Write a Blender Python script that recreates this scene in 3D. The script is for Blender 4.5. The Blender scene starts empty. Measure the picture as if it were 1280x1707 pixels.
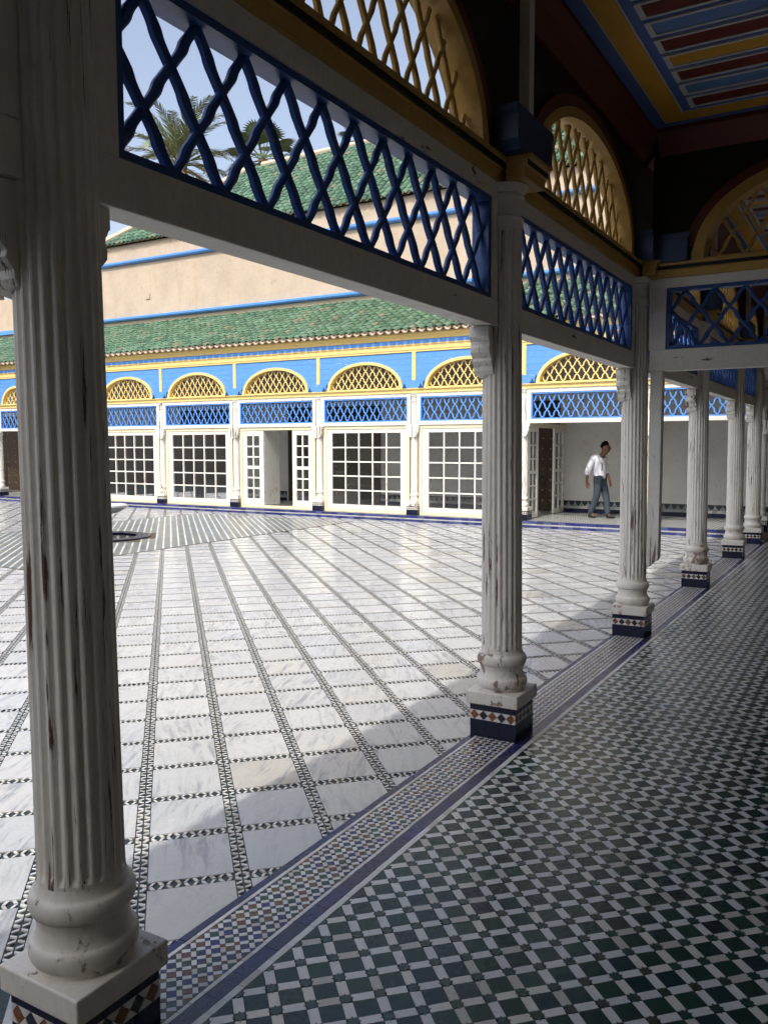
import bpy, math, random
import numpy as np
from mathutils import Vector, Matrix
random.seed(7); rng = np.random.default_rng(7)
SC = bpy.context.scene
COL = SC.collection
RAD = math.radians
# ------------------------------------------------------------------ camera, sky, sun, exposure
CAM = np.array([-1.47, -1.824, 1.65]); FPX, YAW, PITCH, ROLL = 1393.1, .5355, .079, -.0011
fw = np.array([math.cos(YAW)*math.cos(PITCH), math.sin(YAW)*math.cos(PITCH), -math.sin(PITCH)])
rt = np.cross(fw, [0, 0, 1]); rt /= np.linalg.norm(rt); up = np.cross(rt, fw)
RT = math.cos(ROLL)*rt + math.sin(ROLL)*up; UP = -math.sin(ROLL)*rt + math.cos(ROLL)*up
cd = bpy.data.cameras.new('camera'); cam = bpy.data.objects.new('camera', cd); COL.objects.link(cam)
cam.matrix_world = Matrix(((RT[0], UP[0], -fw[0], CAM[0]), (RT[1], UP[1], -fw[1], CAM[1]), (RT[2], UP[2], -fw[2], CAM[2]), (0, 0, 0, 1)))
cd.sensor_fit = 'VERTICAL'; cd.sensor_height = 24.0; cd.lens = 24.0*FPX/1707.0
cd.clip_start = .05; cd.clip_end = 3000
SC.camera = cam
SUN_TRAVEL = Vector((1.0, .072, -1.2)).normalized()
sl = bpy.data.lights.new('sun', 'SUN'); sl.energy = 2.0; sl.angle = RAD(.53); sl.color = (1.0, .955, .89)
so = bpy.data.objects.new('sun', sl); COL.objects.link(so)
so.rotation_euler = SUN_TRAVEL.to_track_quat('-Z', 'Y').to_euler(); so.location = (-20, 0, 30)
W = bpy.data.worlds.new('World'); SC.world = W; W.use_nodes = True
wn = W.node_tree; bg = wn.nodes['Background']
sky = wn.nodes.new('ShaderNodeTexSky'); sky.sky_type = 'NISHITA'; sky.sun_disc = False
sky.sun_elevation = math.asin(-SUN_TRAVEL.z); sky.sun_rotation = math.atan2(-SUN_TRAVEL.x, -SUN_TRAVEL.y)
sky.air_density = 1.0; sky.dust_density = 6.0; sky.ozone_density = 2.0; sky.altitude = 450
hs = wn.nodes.new('ShaderNodeHueSaturation'); hs.inputs['Saturation'].default_value = .70; hs.inputs['Value'].default_value = 1.12
wn.links.new(sky.outputs[0], hs.inputs['Color']); wn.links.new(hs.outputs[0], bg.inputs[0]); bg.inputs[1].default_value = .15
vs = SC.view_settings; vs.view_transform = 'Standard'; vs.look = 'None'; vs.exposure = .66; vs.gamma = 1; vs.use_curve_mapping = False
SC.cycles.max_bounces = 6; SC.cycles.diffuse_bounces = 4; SC.cycles.glossy_bounces = 3; SC.cycles.transparent_max_bounces = 16
SC.cycles.caustics_reflective = False; SC.cycles.caustics_refractive = False
SC.cycles.sample_clamp_indirect = 5.0; SC.cycles.use_adaptive_sampling = True; SC.cycles.adaptive_threshold = .035; SC.cycles.adaptive_min_samples = 16

def proj(P):
    v = np.asarray(P, float) - CAM; z = v @ fw
    return 640 + FPX*(v @ RT)/z, 853.5 - FPX*(v @ UP)/z, z
def visible(P, m=0):
    x, y, z = proj(P)
    return z > .1 and -m < x < 1280+m and -m < y < 1707+m
def on_plane_x(px, py, X):
    d = fw + RT*(px-640)/FPX - UP*(py-853.5)/FPX
    return CAM + d*(X-CAM[0])/d[0]
# ------------------------------------------------------------------ mesh helpers
class MB:
    def __init__(s): s.v = []; s.f = []
    def add(s, V, F):
        n = len(s.v); s.v += [tuple(map(float, p)) for p in V]; s.f += [tuple(i+n for i in q) for q in F]; return s
    def box(s, x0, y0, z0, x1, y1, z1, bottom=True):
        V = [(x0,y0,z0),(x1,y0,z0),(x1,y1,z0),(x0,y1,z0),(x0,y0,z1),(x1,y0,z1),(x1,y1,z1),(x0,y1,z1)]
        F = [(4,5,6,7),(0,1,5,4),(1,2,6,5),(2,3,7,6),(3,0,4,7)]
        if bottom: F.append((3,2,1,0))
        return s.add(V, F)
    def prism_xz(s, P, y0, y1):           # polygon in (x,z), extruded along y
        n = len(P)
        a = sum(P[i][0]*P[(i+1)%n][1]-P[(i+1)%n][0]*P[i][1] for i in range(n))
        if a < 0: P = P[::-1]
        V = [(x,y0,z) for x,z in P]+[(x,y1,z) for x,z in P]
        F = [tuple(range(n)), tuple(range(2*n-1, n-1, -1))]+[(i+n, (i+1)%n+n, (i+1)%n, i) for i in range(n)]
        return s.add(V, F)
    def prism_yz(s, P, x0, x1):
        n = len(P)
        a = sum(P[i][0]*P[(i+1)%n][1]-P[(i+1)%n][0]*P[i][1] for i in range(n))
        if a < 0: P = P[::-1]
        V = [(x0,y,z) for y,z in P]+[(x1,y,z) for y,z in P]
        F = [tuple(range(n-1,-1,-1)), tuple(range(n, 2*n))]+[(i, (i+1)%n, (i+1)%n+n, i+n) for i in range(n)]
        return s.add(V, F)
    def prism_xy(s, P, z0, z1, bottom=False):
        n = len(P)
        a = sum(P[i][0]*P[(i+1)%n][1]-P[(i+1)%n][0]*P[i][1] for i in range(n))
        if a < 0: P = P[::-1]
        V = [(x,y,z1) for x,y in P]+[(x,y,z0) for x,y in P]
        F = [tuple(range(n))]+[(i+n, (i+1)%n+n, (i+1)%n, i) for i in range(n)]
        if bottom: F.append(tuple(range(2*n-1, n-1, -1)))
        return s.add(V, F)
    def lathe(s, prof, n=32, cx=0, cy=0, cap=True):
        V = []
        for r, z in prof: V += [(cx+r*math.cos(2*math.pi*i/n), cy+r*math.sin(2*math.pi*i/n), z) for i in range(n)]
        F = [(j*n+i, j*n+(i+1)%n, (j+1)*n+(i+1)%n, (j+1)*n+i) for j in range(len(prof)-1) for i in range(n)]
        if cap: F += [tuple(range(n-1,-1,-1)), tuple((len(prof)-1)*n+i for i in range(n))]
        return s.add(V, F)
    def ribbon(s, P, w, y0, y1, bev=.0):  # strip along 2-d polyline (x,z), closed cross-section
        P = np.array(P, float); T = np.gradient(P, axis=0); T /= np.linalg.norm(T, axis=1)[:, None]+1e-9
        N = np.stack([-T[:, 1], T[:, 0]], 1)*(np.asarray(w)/2)[..., None]
        V = []; n = len(P)
        for p, q in zip(P, N):
            b = bev
            V += [(p[0]+q[0], y0+b, p[1]+q[1]), (p[0]+q[0]*.55, y0, p[1]+q[1]*.55), (p[0]-q[0]*.55, y0, p[1]-q[1]*.55), (p[0]-q[0], y0+b, p[1]-q[1]),
                  (p[0]-q[0], y1-b, p[1]-q[1]), (p[0]-q[0]*.55, y1, p[1]-q[1]*.55), (p[0]+q[0]*.55, y1, p[1]+q[1]*.55), (p[0]+q[0], y1-b, p[1]+q[1])]
        F = [(8*i+k, 8*i+(k+1)%8, 8*i+8+(k+1)%8, 8*i+8+k) for i in range(n-1) for k in range(8)]
        F += [tuple(range(7, -1, -1)), tuple(8*(n-1)+k for k in range(8))]
        return s.add(V, F)
    def tube(s, P, R, n=8):
        P = [Vector(p) for p in P]
        if not hasattr(R, '__len__'): R = [R]*len(P)
        V = []
        for i, p in enumerate(P):
            t = (P[min(i+1, len(P)-1)]-P[max(i-1, 0)]).normalized()
            a = t.orthogonal().normalized() if abs(t.z) > .9 else t.cross(Vector((0,0,1))).normalized(); b = t.cross(a)
            V += [tuple(p+(a*math.cos(2*math.pi*k/n)+b*math.sin(2*math.pi*k/n))*R[i]) for k in range(n)]
        F = [(i*n+k, i*n+(k+1)%n, (i+1)*n+(k+1)%n, (i+1)*n+k) for i in range(len(P)-1) for k in range(n)]
        F += [tuple(range(n-1,-1,-1)), tuple((len(P)-1)*n+k for k in range(n))]
        return s.add(V, F)
    def mesh(s, name, smooth=None):
        m = bpy.data.meshes.new(name); m.from_pydata(s.v, [], s.f); m.update()
        if smooth is not None:
            m.polygons.foreach_set('use_smooth', [True]*len(m.polygons))
            try: m.set_sharp_from_angle(angle=RAD(smooth))
            except Exception: pass
        return m
def link(o, parent=None, loc=None, rz=0):
    COL.objects.link(o)
    if parent is not None: o.parent = parent
    if loc is not None: o.location = loc
    if rz: o.rotation_euler = (0, 0, rz)
    return o
def obj(name, mb, mat, parent=None, loc=None, rz=0, smooth=None, bevel=0):
    me = mb if isinstance(mb, bpy.types.Mesh) else mb.mesh(name, smooth)
    if mat is not None and not me.materials: me.materials.append(mat)
    o = bpy.data.objects.new(name, me); link(o, parent, loc, rz)
    if bevel:
        b = o.modifiers.new('bevel', 'BEVEL'); b.width = bevel; b.segments = 2; b.limit_method = 'ANGLE'; b.angle_limit = RAD(40)
    return o
def empty(name, loc=(0,0,0), rz=0, parent=None): return link(bpy.data.objects.new(name, None), parent, loc, rz)
def tag(o, label, cat, group=None):
    o['label'] = label; o['category'] = cat; o['kind'] = 'thing'
    if group: o['group'] = group
    return o
def struct(o, kind='structure'): o['kind'] = kind; return o
def copy_tree(o, parent=None):
    c = o.copy(); COL.objects.link(c)
    if parent is not None: c.parent = parent
    for ch in o.children: copy_tree(ch, c)
    return c
def clip(P, a, b, c):                      # keep a*x+b*y<=c
    out = []
    for i in range(len(P)):
        p, q = P[i], P[(i+1) % len(P)]; dp = a*p[0]+b*p[1]-c; dq = a*q[0]+b*q[1]-c
        if dp <= 0: out.append(p)
        if (dp < 0 < dq) or (dq < 0 < dp):
            t = dp/(dp-dq); out.append((p[0]+t*(q[0]-p[0]), p[1]+t*(q[1]-p[1])))
    return out
def area(P): return abs(sum(P[i][0]*P[(i+1)%len(P)][1]-P[(i+1)%len(P)][0]*P[i][1] for i in range(len(P))))/2
# ------------------------------------------------------------------ materials
class NT:
    def __init__(s, name):
        s.m = bpy.data.materials.new(name); s.m.use_nodes = True; s.t = s.m.node_tree; s.b = s.t.nodes['Principled BSDF']
    def n(s, typ, ins={}, **kw):
        nd = s.t.nodes.new('ShaderNode'+typ)
        for k, v in kw.items(): setattr(nd, k, v)
        for k, v in ins.items(): s.set(nd.inputs[k], v)
        return nd
    def set(s, sock, v):
        if isinstance(v, bpy.types.NodeSocket): s.t.links.new(v, sock)
        elif isinstance(v, tuple) and len(v) == 3 and sock.type == 'RGBA': sock.default_value = (*v, 1)
        else: sock.default_value = v
    def rnd(s):
        a = s.n('ObjectInfo').outputs['Random']; b = s.n('NewGeometry').outputs['Random Per Island']
        x = s.n('Math', {0: a, 1: b}, operation='ADD').outputs[0]
        x = s.n('Math', {0: x, 1: 7.31}, operation='MULTIPLY').outputs[0]
        return s.n('Math', {0: x}, operation='FRACT').outputs[0]
    def vec(s, scale=(1,1,1), world=False, r=None):
        c = s.n('NewGeometry').outputs['Position'] if world else s.n('TexCoord').outputs['Object']
        if r is None and not world: r = s.n('ObjectInfo').outputs['Random']
        if r is not None:
            off = s.n('VectorMath', {0: (37.1, 23.7, 51.3), 'Scale': r}, operation='SCALE').outputs[0]
            c = s.n('VectorMath', {0: c, 1: off}, operation='ADD').outputs[0]
        return s.n('VectorMath', {0: c, 1: scale}, operation='MULTIPLY').outputs[0]
    def noise(s, vec, scale=1., detail=5., rough=.6, dist=0.):
        return s.n('TexNoise', {'Vector': vec, 'Scale': scale, 'Detail': detail, 'Roughness': rough, 'Distortion': dist}).outputs[0]
    def ramp(s, fac, stops, interp='LINEAR'):
        nd = s.n('ValToRGB', {0: fac}); cr = nd.color_ramp; cr.interpolation = interp
        while len(cr.elements) < len(stops): cr.elements.new(.5)
        for e, (p, c) in zip(cr.elements, stops): e.position = p; e.color = (*c, 1) if len(c) == 3 else c
        return nd.outputs[0]
    def step(s, fac, lo, hi): return s.n('MapRange', {0: fac, 1: lo, 2: hi, 3: 0., 4: 1.}, interpolation_type='SMOOTHSTEP').outputs[0]
    def mix(s, f, a, b, mode='MIX'):
        nd = s.n('Mix', data_type='RGBA', blend_type=mode); s.set(nd.inputs[0], f); s.set(nd.inputs[6], a); s.set(nd.inputs[7], b); return nd.outputs[2]
    def bump(s, h, dist=.002, strength=1., prev=None):
        ins = {'Height': h, 'Distance': dist, 'Strength': strength}
        if prev is not None: ins['Normal'] = prev
        return s.n('Bump', ins).outputs[0]
    def out(s, col, rough=.5, normal=None, **kw):
        s.set(s.b.inputs['Base Color'], col); s.set(s.b.inputs['Roughness'], rough)
        if normal is not None: s.set(s.b.inputs['Normal'], normal)
        for k, v in kw.items(): s.set(s.b.inputs[k], v)
        return s.m
def paint(name, col, chip=(.10,.055,.035), amt=.36, rough=.5, streak=(30,30,3.2), dirt=(.33,.27,.2), dirt_amt=.5, spec=.4, relief=True):
    t = NT(name)
    big = t.noise(t.vec((2.3,2.3,1.1)), 1, 3)
    n1 = t.noise(t.vec(streak), 1, 5, .68, .3)
    n1b = t.n('Math', {0: n1, 1: t.n('Math', {0: big, 1: .48}, operation='MULTIPLY').outputs[0]}, operation='ADD').outputs[0]
    wide = t.n('Math', {0: 1., 1: t.step(n1b, amt+.235, amt+.255)}, operation='SUBTRACT').outputs[0]
    mask = t.n('Math', {0: 1., 1: t.step(n1b, amt+.205, amt+.222)}, operation='SUBTRACT').outputs[0]
    d = t.noise(t.vec((5,5,2)), 1, 4, .7)
    f2 = t.noise(t.vec((60,60,24)), 1, 3)
    c = t.mix(t.n('Math', {0: t.step(d, .45, .8), 1: dirt_amt}, operation='MULTIPLY').outputs[0], col, tuple(a*.55+b*.45 for a, b in zip(dirt, col)))
    c = t.mix(t.step(f2, .35, .8), c, tuple(x*.86 for x in col))
    cc = t.mix(f2, chip, tuple(x*2.0 for x in chip))
    c = t.mix(t.n('Math', {0: wide, 1: .6}, operation='MULTIPLY').outputs[0], c, tuple(a*.55+b*.45 for a, b in zip(col, chip)))
    c = t.mix(mask, c, cc)
    h = t.n('Math', {0: t.n('Math', {0: 1., 1: mask}, operation='SUBTRACT').outputs[0], 1: t.n('Math', {0: d, 1: .5}, operation='MULTIPLY').outputs[0]}, operation='ADD').outputs[0]
    return t.out(c, rough, t.bump(h, .0022, .7) if relief else t.bump(d, .002, .5), **{'Specular IOR Level': spec})
def glaze(name, pal, rough=.2, wear=(.13,.12,.09), wear_amt=.0, bump=.0012, spec=.5, world=True):
    t = NT(name); r = t.rnd()
    n = len(pal); c = t.ramp(r, [(i/n, p) for i, p in enumerate(pal)], 'CONSTANT') if n > 1 else pal[0]
    v = t.vec((1,1,1), world=True)
    n1 = t.noise(v, 38, 4, .6); n3 = t.noise(v, .75, 4, .6)
    c = t.mix(t.step(n1, .3, .75), c, t.mix(.5, c, (.0,.0,.0)), 'MIX') if 0 else t.mix(t.n('Math', {0: n1, 1: .55}, operation='MULTIPLY').outputs[0], c, t.mix(.35, c, (.03,.04,.04)))
    if wear_amt:
        wm = t.n('Math', {0: t.step(n3, .44, .72), 1: t.n('Math', {0: t.step(n1, .2, .8), 1: wear_amt}, operation='MULTIPLY').outputs[0]}, operation='MULTIPLY').outputs[0]
        c = t.mix(wm, c, wear); rr = t.n('Math', {0: t.n('Math', {0: wm, 1: .4}, operation='MULTIPLY').outputs[0], 1: rough}, operation='ADD').outputs[0]
    else: rr = t.n('Math', {0: t.n('Math', {0: n1, 1: .18}, operation='MULTIPLY').outputs[0], 1: rough-.06}, operation='ADD').outputs[0]
    return t.out(c, rr, t.bump(n1, bump*2.2, .6), **{'Specular IOR Level': spec})
def plain(name, col, rough=.6, var=.15, sc=6., bump=.001, spec=.3, world=False):
    t = NT(name); v = t.vec((1,1,1), world=world); n = t.noise(v, sc, 6, .65); n2 = t.noise(v, sc*9, 3)
    c = t.mix(n, tuple(x*(1-var) for x in col), tuple(min(1, x*(1+var)) for x in col))
    return t.out(c, rough, t.bump(n2, bump, .6), **{'Specular IOR Level': spec})
def marble(name):
    t = NT(name); r = t.rnd(); p = t.vec((1,1,1), True, r)
    rot = t.n('VectorRotate', {'Vector': p, 'Angle': t.n('MapRange', {0: r, 3: -.9, 4: -.25}).outputs[0]}).outputs[0]
    st = t.n('VectorMath', {0: rot, 1: (2.6, 17, 1)}, operation='MULTIPLY').outputs[0]
    v1 = t.noise(st, 1.3, 5, .68, .9); v2 = t.noise(p, 5, 4, .7, 1.5); v3 = t.noise(p, 1.7, 3)
    vein = t.n('Math', {0: t.step(v1, .45, .68), 1: t.step(v3, .3, .65)}, operation='MULTIPLY').outputs[0]
    base = t.ramp(r, [(0,(.50,.505,.50)), (.25,(.54,.54,.53)), (.5,(.485,.495,.50)), (.72,(.53,.52,.50)), (.86,(.515,.52,.52)), (.96,(.46,.44,.40))], 'CONSTANT')
    c = t.mix(t.n('Math', {0: vein, 1: .95}, operation='MULTIPLY').outputs[0], base, (.25,.27,.29))
    crack = t.n('Math', {0: t.n('Math', {0: v2, 1: .5}, operation='SUBTRACT').outputs[0]}, operation='ABSOLUTE').outputs[0]
    c = t.mix(t.n('Math', {0: t.n('Math', {0: 1., 1: t.step(crack, 0., .02)}, operation='SUBTRACT').outputs[0], 1: .35}, operation='MULTIPLY').outputs[0], c, (.34,.33,.31))
    stain = t.noise(t.vec((1,1,1), True), 2.1, 4)
    c = t.mix(t.n('Math', {0: t.step(stain, .55, .8), 1: .4}, operation='MULTIPLY').outputs[0], c, (.50,.45,.36))
    rr = t.n('MapRange', {0: stain, 1: .3, 2: .7, 3: .13, 4: .32}).outputs[0]
    return t.out(c, rr, t.bump(v2, .0008, .5), **{'Specular IOR Level': .45})
def stucco(name, col, stain=(.42,.30,.2)):
    t = NT(name); v = t.vec((1,1,1), True)
    a = t.noise(v, .9, 6, .65); s = t.noise(t.vec((1.4,2.6,.35), True), 1, 6, .7, .4); f = t.noise(v, 26, 5, .7); b = t.noise(v, 3.2, 5, .65)
    c = t.mix(t.step(a, .35, .7), col, tuple(x*.86 for x in col))
    c = t.mix(t.n('Math', {0: t.step(s, .52, .74), 1: .55}, operation='MULTIPLY').outputs[0], c, stain)
    cr = t.n('Math', {0: t.n('Math', {0: t.noise(t.vec((.5,.8,.45), True), 1, 4, .6, 2.0), 1: .5}, operation='SUBTRACT').outputs[0]}, operation='ABSOLUTE').outputs[0]
    c = t.mix(t.n('Math', {0: t.n('Math', {0: 1., 1: t.step(cr, 0., .004)}, operation='SUBTRACT').outputs[0], 1: .4}, operation='MULTIPLY').outputs[0], c, (.25,.18,.12))
    return t.out(c, .9, t.bump(f, .006, .5, t.bump(b, .03, .5)), **{'Specular IOR Level': .1})
def rooftile(name, pal=None):
    t = NT(name); r = t.rnd(); v = t.vec((1,1,1), True)
    c = t.ramp(r, [(0,(.078,.160,.092)), (.22,(.105,.195,.118)), (.42,(.060,.120,.072)), (.6,(.135,.225,.145)), (.76,(.085,.160,.104)), (.94,(.20,.19,.12))], 'CONSTANT')
    n = t.noise(v, 21, 5, .7); n2 = t.noise(v, 2.2, 4)
    c = t.mix(t.step(n, .62, .74), c, (.27,.22,.15)); c = t.mix(t.n('Math', {0: t.step(n2, .5, .75), 1: .35}, operation='MULTIPLY').outputs[0], c, (.10,.11,.06))
    return t.out(c, .34, t.bump(n, .004, .5), **{'Specular IOR Level': .45})
M = {}
M['white'] = paint('white_paint', (.73,.705,.645), amt=.402, streak=(42,42,2.2), chip=(.095,.062,.045))
M['base'] = paint('white_paint_base', (.70,.67,.61), amt=.40, streak=(13,13,9), chip=(.17,.125,.10), dirt_amt=.8)
M['white_lit'] = paint('white_paint_shutter', (.74,.715,.65), amt=.365, streak=(24,24,7), chip=(.30,.22,.15), relief=False)
M['beam'] = paint('white_paint_beam', (.71,.685,.625), amt=.335, streak=(3,24,16))
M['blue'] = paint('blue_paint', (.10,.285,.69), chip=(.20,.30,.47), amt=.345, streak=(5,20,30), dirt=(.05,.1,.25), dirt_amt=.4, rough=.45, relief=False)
M['blue_shade'] = paint('shaded_blue_paint', (.030,.085,.28), chip=(.07,.09,.15), amt=.36, streak=(12,12,12), dirt=(.04,.08,.2), dirt_amt=.4, rough=.4, relief=False)  # same blue as the far lattice, gallery shade put into the colour
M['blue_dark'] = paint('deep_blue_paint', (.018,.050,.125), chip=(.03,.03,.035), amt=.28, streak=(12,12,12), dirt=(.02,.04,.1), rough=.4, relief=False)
M['yellow'] = paint('yellow_paint', (.80,.60,.23), chip=(.42,.27,.14), amt=.345, streak=(8,16,16), dirt=(.4,.25,.08), dirt_amt=.35, relief=False)
M['ochre'] = paint('ochre_paint', (.50,.31,.085), chip=(.18,.09,.04), amt=.30, streak=(8,16,16), dirt=(.25,.14,.04), dirt_amt=.4, relief=False)
M['cream'] = paint('cream_paint', (.76,.66,.45), chip=(.4,.28,.16), amt=.33, streak=(24,24,5), relief=False)
M['redbrown'] = paint('red_brown_paint', (.13,.032,.017), chip=(.05,.02,.012), amt=.27, dirt=(.04,.015,.01), rough=.5)
M['darkwood'] = plain('dark_painted_board', (.022,.018,.015), .6, .35, 14)
M['darkline'] = plain('black_moulding_paint', (.016,.014,.014), .5, .2)
M['ceil_blue'] = plain('ceiling_blue', (.085,.15,.40), .55, .16, 9)
M['ceil_blue2'] = plain('ceiling_slat_blue', (.11,.21,.44), .55, .16, 9)
M['ceil_yellow'] = plain('ceiling_yellow', (.56,.30,.035), .55, .2, 7)
M['ceil_red'] = plain('ceiling_red', (.135,.022,.016), .55, .25, 9)
M['ceil_white'] = plain('ceiling_white_line', (.52,.53,.54), .6, .1)
M['plaster'] = stucco('white_wall_plaster', (.62,.60,.56), (.5,.46,.4))
M['panelling'] = plain('tan_plaster', (.46,.40,.33), .55, .2, 5)
M['screens'] = plain('dark_reflected_wall', (.11,.085,.065), .6, .3, 4)  # dark tone for unseen court walls, so the far panes reflect dark
M['stucco'] = stucco('beige_wall_stucco', (.50,.41,.315))
M['marble'] = marble('court_marble')
M['tgreen'] = glaze('green_glaze', [(.009,.042,.036),(.007,.031,.031),(.014,.054,.039),(.008,.035,.040),(.010,.024,.036),(.017,.044,.033),(.011,.042,.035)], .2, (.055,.054,.038), .55, spec=.34)
M['twhite'] = glaze('white_glaze', [(.70,.70,.69),(.75,.74,.72),(.65,.655,.66),(.72,.69,.63),(.55,.52,.47)], .28, (.42,.38,.32), .35)
M['tstar'] = glaze('star_glaze', [(.012,.052,.046),(.014,.046,.040),(.03,.05,.035)], .25, (.07,.07,.05), .4)
M['tblue'] = glaze('blue_glaze', [(.014,.018,.11),(.018,.022,.085),(.011,.015,.13),(.022,.024,.075)], .24, (.10,.065,.05), .75)
M['tnavy'] = glaze('navy_plinth_glaze', [(.005,.007,.030),(.007,.009,.038),(.004,.006,.025)], .18, spec=.35)
M['tmix'] = glaze('mosaic_glaze', [(.014,.05,.045),(.02,.022,.12),(.016,.02,.085),(.012,.014,.05),(.015,.042,.05),(.02,.024,.14),(.13,.05,.025),(.15,.085,.03),(.018,.06,.04),(.11,.045,.025),(.012,.016,.06),(.12,.065,.02),(.018,.02,.10)], .24)
M['tbrown'] = glaze('brown_glaze', [(.22,.075,.022),(.18,.06,.02)], .25)
M['tblack'] = glaze('black_glaze', [(.012,.022,.020),(.014,.018,.03)], .22)
M['tmid'] = glaze('grey_green_stone', [(.175,.195,.185),(.15,.17,.16),(.195,.21,.20)], .28)
M['tstep'] = glaze('step_blue_glaze', [(.022,.030,.15),(.05,.062,.19),(.015,.020,.12),(.075,.085,.18),(.03,.035,.11)], .22)
M['grout'] = plain('dark_grout', (.10,.085,.065), .9, .3, 30, world=True)
M['clay'] = plain('pale_clay', (.56,.43,.33), .85, .2, 12)
M['roof'] = rooftile('green_roof_tile')
M['roofbed'] = plain('roof_bed', (.10,.085,.05), .9, .35, 5, world=True)
M['studwood'] = plain('carved_dark_wood', (.050,.032,.018), .5, .5, 40, .004)
M['ground'] = plain('earth', (.30,.25,.19), .95, .2, .5, world=True)
M['skin'] = plain('skin', (.16,.075,.045), .5, .1, 20)
M['shirt'] = plain('white_shirt', (.70,.70,.74), .8, .06, 14, .003)
M['jeans'] = plain('blue_jeans', (.048,.064,.082), .85, .3, 14, .003)
M['shoe'] = plain('dark_shoe', (.018,.018,.02), .5, .2)
M['hair'] = plain('black_hair', (.005,.0045,.0045), .9, .3, 60, .004, .08)
M['strap'] = plain('grey_strap', (.09,.10,.13), .7, .2)
M['trunk'] = plain('palm_trunk', (.17,.115,.065), .9, .45, 9, .03)
def leafmat(name, pal):
    t = NT(name); c = t.ramp(t.rnd(), [(i/len(pal), p) for i, p in enumerate(pal)], 'CONSTANT')
    m = t.out(c, .5, **{'Specular IOR Level': .35}); return m
M['date'] = leafmat('date_palm_leaf', [(.145,.185,.075),(.115,.155,.06),(.18,.205,.09),(.13,.165,.07),(.22,.21,.105)])
M['fan'] = leafmat('fan_palm_leaf', [(.09,.13,.05),(.12,.16,.06),(.07,.11,.045)])
M['dead'] = leafmat('dry_palm_leaf', [(.23,.15,.07),(.18,.12,.06),(.28,.19,.09)])
def glassmat():
    t = NT('window_glass'); nt = t.t
    tr = t.n('BsdfTransparent', {0: (.80,.82,.82)}); gl = t.n('BsdfGlossy', {'Color': (.9,.92,.95), 'Roughness': .02})
    df = t.n('BsdfDiffuse', {'Color': (.30,.29,.27)})
    fr = t.n('Fresnel', {'IOR': 1.5}).outputs[0]
    m0 = t.n('MixShader', {0: t.n('MapRange', {0: t.n('ObjectInfo').outputs['Random'], 3: .015, 4: .10}).outputs[0], 1: tr.outputs[0], 2: df.outputs[0]})
    m1 = t.n('MixShader', {0: fr, 1: m0.outputs[0], 2: gl.outputs[0]})
    nt.links.new(m1.outputs[0], nt.nodes['Material Output'].inputs[0]); return t.m
M['glass'] = glassmat()
t = NT('fountain_water'); M['water'] = t.out((.02,.03,.035), .03, t.bump(t.noise(t.vec((1,1,1), True), 9), .004, .4))
# ------------------------------------------------------------------ layout numbers
S = 2.934                      # bay of the near arcade; columns at X = 0, S, 2S ...
XC = [0, S, 2*S, 3*S, 4*S, 13.81]
XF = 14.74; ZF = .13           # far gallery: column line and raised floor
YB = -2.55                     # back wall of the near gallery
XB = 17.2                      # back wall of the far gallery
YC = [0, 1.93, 4.467, 7.005, 9.543, 12.081, 14.619, 17.157, 19.695, 21.54]
# ------------------------------------------------------------------ ground and floors
struct(obj('ground', MB().add([(-400,-400,-.12),(400,-400,-.12),(400,400,-.12),(-400,400,-.12)], [(0,1,2,3)]), M['ground']))
SQ = math.sqrt(.5)
def uv2xy(u, v): return (u*SQ-v*SQ, u*SQ+v*SQ)
def uvpoly(P): return [uv2xy(*p) for p in P]
def cen(P): return (sum(p[0] for p in P)/len(P), sum(p[1] for p in P)/len(P), 0.)
class Pieces:                   # the 300 nearest visible pieces become parts; the rest one joined part
    def __init__(s): s.L = []
    def add(s, P, z=0.): s.L.append((P, z))
    def build(s, name, mat, parent, zb, limit=300, bulk=None, skirt=6.0, keepclear=None, tilt=0.):
        c = np.array([cen(P) for P, z in s.L]); d = np.linalg.norm(c[:, :3]-CAM, axis=1)
        ok = np.array([visible(q) and (keepclear is None or keepclear(q)) for q in c]); a = np.array([area(P) for P, z in s.L])
        key = np.where(ok & (a > .3*np.median(a)), d, 1e6)
        idx = np.argsort(key)[:limit]; idx = [i for i in idx if key[i] < 1e5]
        near = set(idx)
        for i in idx:
            P, z = s.L[i]; m = MB(); cx, cy, _ = c[i]
            m.prism_xy([(x-cx, y-cy) for x, y in P], zb, z)
            po = obj(name, m, mat, parent, (cx, cy, 0), bevel=0)
            if tilt: po.rotation_euler = (random.gauss(0, tilt), random.gauss(0, tilt), random.gauss(0, tilt))
        m = MB()
        for i, (P, z) in enumerate(s.L):
            if i in near: continue
            if d[i] < skirt: m.prism_xy(P, zb, z)
            else:
                n = len(P); aa = sum(P[k][0]*P[(k+1)%n][1]-P[(k+1)%n][0]*P[k][1] for k in range(n))
                Q = P if aa > 0 else P[::-1]
                m.add([(x, y, z) for x, y in Q], [tuple(range(n))])
        if m.f:
            o = obj(bulk or name+'_field', m, mat, parent); o['kind'] = 'stuff'
def hidden_by_column(q):        # sight line from the camera passes a near pier
    for k, X in enumerate(XC[:4]):
        p = np.array([X, 0.]); c = CAM[:2]; e = np.array(q[:2])-c; L = np.linalg.norm(e); tt = ((p-c) @ e)/L
        if 0 < tt < L and abs(np.cross(e/L, p-c)) < .125: return False
    return True
def shrink(P, g):
    cx, cy, _ = cen(P); r = []
    for x, y in P:
        dx, dy = x-cx, y-cy; L = math.hypot(dx, dy)+1e-9; f = max(.3, 1-g*1.4/L); r.append((cx+dx*f, cy+dy*f))
    return r
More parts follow.
